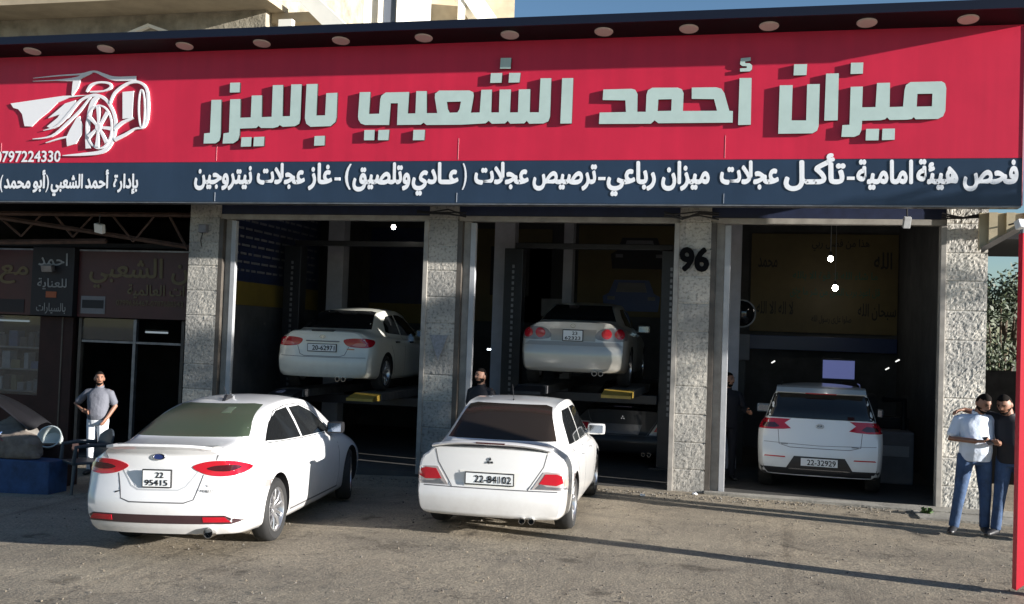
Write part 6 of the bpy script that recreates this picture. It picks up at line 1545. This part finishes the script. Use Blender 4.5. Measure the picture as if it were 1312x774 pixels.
def hand(m, wrist, d, n, side, curl=.5, spread=.02):
    """palm, four unequal bent fingers and a thumb leaving the side of the palm"""
    d = Vector(d).normalized(); n = (Vector(n) - d * Vector(n).dot(d)).normalized(); l = d.cross(n).normalized() * side
    w = Vector(wrist)
    pm = w + d * .045
    for off in (-.024, -.008, .008, .024): m.tube([w + l * off * .6, pm + l * off, w + d * .092 + l * off], [(.016, .016), (.017, .015), (.013, .013)], 8)
    for k, (off, ln) in enumerate(((.030, .068), (.010, .078), (-.010, .073), (-.029, .058))):
        p = w + d * .088 + l * off; a = 0; pts = [p - d * .01]
        for j, fr in enumerate((.42, .32, .26)):
            a += curl * (.7 + .35 * j)
            p = p + (d * math.cos(a) + n * math.sin(a)) * ln * fr + l * off * spread; pts.append(p)
        m.tube(pts, [.0095, .009, .0082, .0068], 8)
    p = w + d * .030 + l * .030; pts = [w + d * .02 + l * .018, p + l * .018 + n * .01, p + l * .030 + d * .028 + n * .022, p + l * .026 + d * .052 + n * .034]
    m.tube(pts, [.014, .012, .0105, .008], 8)

def person(loc, face, label, J, skin, shirt_mt, pants_mt, beard=True, short_sleeve=True, head_yaw=0, head_pitch=0, curl=(.5, .5), hn=((0, -1, 0), (0, -1, 0)), hair=True, group=None, belly=0.0, shirt_len=.90):
    """J: joints in the person's own frame (faces -Y, x to the picture right): hips z .92, neck 1.45"""
    t = empty('person', loc, (0, 0, face), label=label, cat='person', group=group)
    V = lambda k: Vector(J[k])
    pel, che, nec = V('pelvis'), V('chest'), V('neck')
    mid = pel.lerp(che, .5)
    secs = lambda e, z_lo: [((pel.x, pel.y, pel.z + z_lo), .155 + e, .105 + e), ((pel.x, pel.y - belly * .5, pel.z + .06), .160 + e, .112 + e + belly * .6), ((mid.x, mid.y - belly * .6, mid.z), .152 + e, .108 + e + belly),
        ((che.x, che.y, che.z - .06), .172 + e, .118 + e + belly * .4), ((che.x, che.y + .005, che.z + .06), .178 + e, .112 + e), ((nec.x * .7 + che.x * .3, nec.y * .7 + che.y * .3, nec.z - .075), .135 + e, .082 + e), ((nec.x, nec.y, nec.z - .02), .062 + e * .6, .06 + e * .6)]
    b = MB(); loft(b, secs(-.004, -.08))
    hd = V('head')
    limb(b, [nec - Vector((0, 0, .06)), nec + (hd - nec) * .35, nec + (hd - nec) * .7], [.062, .056, .055])
    for s_ in ('l', 'r'):
        limb(b, [V('sh' + s_), V('el' + s_), V('wr' + s_)], [.050, .042, .030])
        limb(b, [V('hi' + s_), V('kn' + s_), V('an' + s_)], [.085, .058, .040])
    hp, hf = head_points()
    RM = Matrix.Rotation(head_yaw, 3, 'Z') @ Matrix.Rotation(head_pitch, 3, 'X')
    b.add([hd + RM @ Vector(p) for p in hp], hf)
    for sx in (-1, 1):
        e = MB().ball((0, 0, 0), (.012, .022, .032), 10, 8); b.add([hd + RM @ (Vector(p) + Vector((sx * .077, .012, -.005))) for p in e.v], e.f)
    for i, s_ in enumerate(('l', 'r')):
        d = J.get('hd' + s_) or tuple(V('wr' + s_) - V('el' + s_))
        hand(b, J['wr' + s_], d, hn[i], 1 if s_ == 'r' else -1, curl[i])
    remesh(b, 'body', skin, t, .0065, 2)
    # face and hair
    for sx in (-1, 1):
        MB().ball(tuple(hd + RM @ Vector((sx * .031, -.0835, .018))), .0085, 10, 8).build('eye', EYE, t, True)
    br = MB()
    for sx in (-1, 1): br.tube([hd + RM @ Vector((sx * .014, -.098, .036)), hd + RM @ Vector((sx * .032, -.096, .042)), hd + RM @ Vector((sx * .05, -.083, .034))], [.004, .006, .003], 6)
    br.build('eyebrows', HAIR, t)
    def shell(name, grow, keep):
        p2, _ = head_points(grow); m = MB()
        ff = [f for f in hf if all(keep(*hp[i]) for i in f)]
        m.add([hd + RM @ Vector(p) for p in p2] + [hd + RM @ (Vector(p) * .97) for p in hp], ff + [tuple(i + len(hp) for i in f[::-1]) for f in ff])
        cnt = {}
        for f in ff:
            for i in range(len(f)):
                e = (f[i], f[(i + 1) % len(f)]); cnt[frozenset(e)] = cnt.get(frozenset(e), 0) + 1
        for e, k in cnt.items():
            if k == 1: i, j = tuple(e); m.f.append((i, j, j + len(hp), i + len(hp))); m.mi.append(0)
        used = sorted({i for f in m.f for i in f}); mp = {a: k for k, a in enumerate(used)}
        m.v = [m.v[a] for a in used]; m.f = [tuple(mp[i] for i in f) for f in m.f]
        return m.build(name, HAIR, t, True)
    if hair: shell('hair', .008, lambda x, y, z: z > .058 + max(0, -y) * .22 or (y > .014 and z > -.045 + .9 * max(0, .05 - y)))
    if beard:
        shell('beard', .0055, lambda x, y, z: y < .02 and (z < -.066 or (z < -.015 and abs(x) > .047)) and z > -.2)
        mo = MB().tube([hd + RM @ Vector((-.028, -.088, -.046)), hd + RM @ Vector((0, -.104, -.038)), hd + RM @ Vector((.028, -.088, -.046))], [.004, .006, .004], 6); mo.build('moustache', HAIR, t)
    # clothes
    sh = MB(); loft(sh, secs(.017, (shirt_len - .92)))
    for s_ in ('l', 'r'):
        S, E, W_ = V('sh' + s_), V('el' + s_), V('wr' + s_)
        if short_sleeve: I_ = nec.lerp(S, .42) - Vector((0, 0, .055)); limb(sh, [I_, nec.lerp(S, .8) - Vector((0, 0, .030)), S.lerp(E, .10), S.lerp(E, .45), S.lerp(E, .80)], [.062, .066, .066, .064, .066], 14)
        else: I_ = nec.lerp(S, .42) - Vector((0, 0, .055)); limb(sh, [I_, nec.lerp(S, .8) - Vector((0, 0, .030)), S.lerp(E, .10), S.lerp(E, .5), E, E.lerp(W_, .55), E.lerp(W_, .93)], [.062, .066, .066, .060, .056, .05, .045], 14)
    remesh(sh, 'shirt', shirt_mt, t, .009, 8)
    cl = MB().lathe([(.066, -.012), (.072, .0), (.068, .030), (.062, .030), (.060, -.01)], 20); cl.v = [(p[0] + nec.x, p[1] * .95 + nec.y, p[2] + nec.z - .012 + .25 * p[1]) for p in cl.v]
    cl.build('collar', shirt_mt, t, True)
    tr_ = MB(); loft(tr_, [((pel.x, pel.y, pel.z - .10), .150, .112), ((pel.x, pel.y, pel.z), .168, .122), ((pel.x, pel.y, pel.z + .085), .163, .122 + belly * .5)])
    for s_ in ('l', 'r'):
        H, K, A_ = V('hi' + s_), V('kn' + s_), V('an' + s_)
        tr_.tube([H + Vector((0, 0, .06)), H, H.lerp(K, .5), K, K.lerp(A_, .5), A_ + Vector((0, 0, -.015))], [.088, .098, .084, .068, .060, .058], 14)
    remesh(tr_, 'trousers', pants_mt, t, .009, 6)
    for s_ in ('l', 'r'):
        A_ = V('an' + s_); fd = Vector(J.get('ft' + s_, (0, -1, 0))).normalized()
        so_ = MB().tube([A_ + Vector((0, 0, -.035)) - fd * .06, A_ + Vector((0, 0, -.035)), Vector((A_.x, A_.y, .042)) + fd * .10, Vector((A_.x, A_.y, .034)) + fd * .175, Vector((A_.x, A_.y, .03)) + fd * .205],
                        [(.030, .035), (.043, .046), (.047, .040), (.043, .030), (.022, .018)], 12)
        for i, p in enumerate(so_.v): so_.v[i] = (p[0], p[1], max(p[2], .002))
        remesh(so_, 'shoe', SHOE, t, .008, 2)
    return t

def std(**k):
    J = dict(pelvis=(0, 0, .93), chest=(0, 0, 1.28), neck=(0, .01, 1.47), head=(0, -.015, 1.60),
        shl=(-.180, .01, 1.385), ell=(-.23, .03, 1.13), wrl=(-.235, -.06, .88), shr=(.180, .01, 1.385), elr=(.23, .03, 1.13), wrr=(.235, -.06, .88),
        hil=(-.09, 0, .90), knl=(-.10, -.02, .49), anl=(-.11, .02, .085), hir=(.09, 0, .90), knr=(.10, -.02, .49), anr=(.11, .02, .085))
    J.update(k); return J
M['polo_grey'] = mat('polo_grey', (.13, .135, .16), .85, bump=.8, bscale=9)
M['white_trousers'] = mat('white_trousers', (.70, .72, .74), .85)
M['shirt_black'] = mat('shirt_black', (.014, .014, .018), .8)
M['shirt_white'] = mat('shirt_white', (.60, .67, .78), .8, bump=.8, bscale=9)
M['jeans'] = mat('jeans', (.035, .068, .14), .85, var=.35, scale=7, bump=.8, bscale=11)
M['jeans_dark'] = mat('jeans_dark', (.03, .05, .10), .85, var=.3, scale=9)
M['overalls'] = mat('overalls', (.012, .013, .02), .85)

# man in grey, hand on hip, by the shop at the left, looking to the right
gx, gy = -10.01, -1.1
person((gx, gy, lat(gx)), R(8), 'person in grey polo shirt and white trousers, hand on hip', std(
    elr=(.27, .04, 1.15), wrr=(.20, -.10, .95), ell=(-.42, .04, 1.16), wrl=(-.20, -.12, 1.06), hdl=(.9, -.25, -.1), knl=(-.09, -.03, .49), anr=(.14, -.02, .085)),
    SKIN_D, M['polo_grey'], M['white_trousers'], beard=True, head_yaw=R(30), curl=(.5, .4), hn=((0, -1, -.4), (-1, 0, 0)), belly=.02).scale = (.94, .94, .94)
# bearded man behind the upright saloon, middle bay
person((-3.99, -.30, lat(-4)), R(-18), 'person with short hair and beard in black shirt behind the upright saloon', std(
    elr=(.26, -.05, 1.14), wrr=(.16, -.26, 1.05)), SKIN, M['shirt_black'], M['jeans_dark'], beard=True, head_yaw=R(-22))
# mechanic in the shade of the right bay
person((-.36, 1.5, .012), R(25), 'person in dark overalls standing in the shade left of the crossover', std(
    elr=(.27, -.06, 1.15), wrr=(.22, -.30, 1.12), ell=(-.26, -.02, 1.14)), SKIN_D, M['overalls'], M['overalls'], beard=True, head_yaw=R(35), short_sleeve=False)
# the two men looking at a telephone by the right pillar
person((2.66, -1.98, .02), R(8), 'person in pale shirt and blue jeans looking down at a phone', std(
    neck=(.02, -.03, 1.46), head=(.05, -.10, 1.57), ell=(-.27, .0, 1.13), wrl=(-.08, -.25, 1.13), hdl=(.75, -.35, .05), elr=(.25, -.02, 1.13), wrr=(.17, -.25, 1.11), hdr=(-.45, -.6, .1),
    hil=(-.10, 0, .90), knl=(-.17, -.04, .50), anl=(-.22, .0, .085), ftl=(-.55, -1, 0), knr=(.12, -.01, .49), anr=(.14, .05, .085)),
    SKIN_D, M['shirt_white'], M['jeans'], beard=True, short_sleeve=True, head_yaw=R(18), head_pitch=R(28), curl=(.55, .7), hn=((.2, .3, 1), (-.3, .2, 1)), belly=.045, shirt_len=.86).scale = (1.05, 1.05, 1.0)
person((3.08, -2.02, .02), R(-14), 'person in black shirt with an arm round the shoulders of the other', std(
    pelvis=(0, 0, .93), chest=(-.02, 0, 1.28), neck=(-.05, -.03, 1.46), head=(-.10, -.09, 1.57), shl=(-.18, .01, 1.40), ell=(-.32, .16, 1.42), wrl=(-.54, .14, 1.47), hdl=(-.7, -.55, -.15),
    elr=(.26, .03, 1.14), wrr=(.20, -.14, .95), knl=(-.13, -.04, .49), anl=(-.17, -.03, .085), ftl=(-.5, -1, 0), anr=(.15, .05, .085)),
    SKIN_D, M['shirt_black'], M['jeans'], beard=True, short_sleeve=True, head_yaw=R(-20), head_pitch=R(25), curl=(.5, .5), hn=((0, -.3, -1), (-1, 0, 0)), belly=.03, shirt_len=.86).scale = (1.05, 1.05, 1.0)
ph = MB().box(-.036, .036, -.075, .075, -.005, .005, .003).build('phone', M['black']); ph.location = (2.74, -2.29, 1.165); ph.rotation_euler = (R(30), R(-8), R(20))
meta(ph, 'black mobile phone held up in both hands of the man in pale shirt', 'phone')
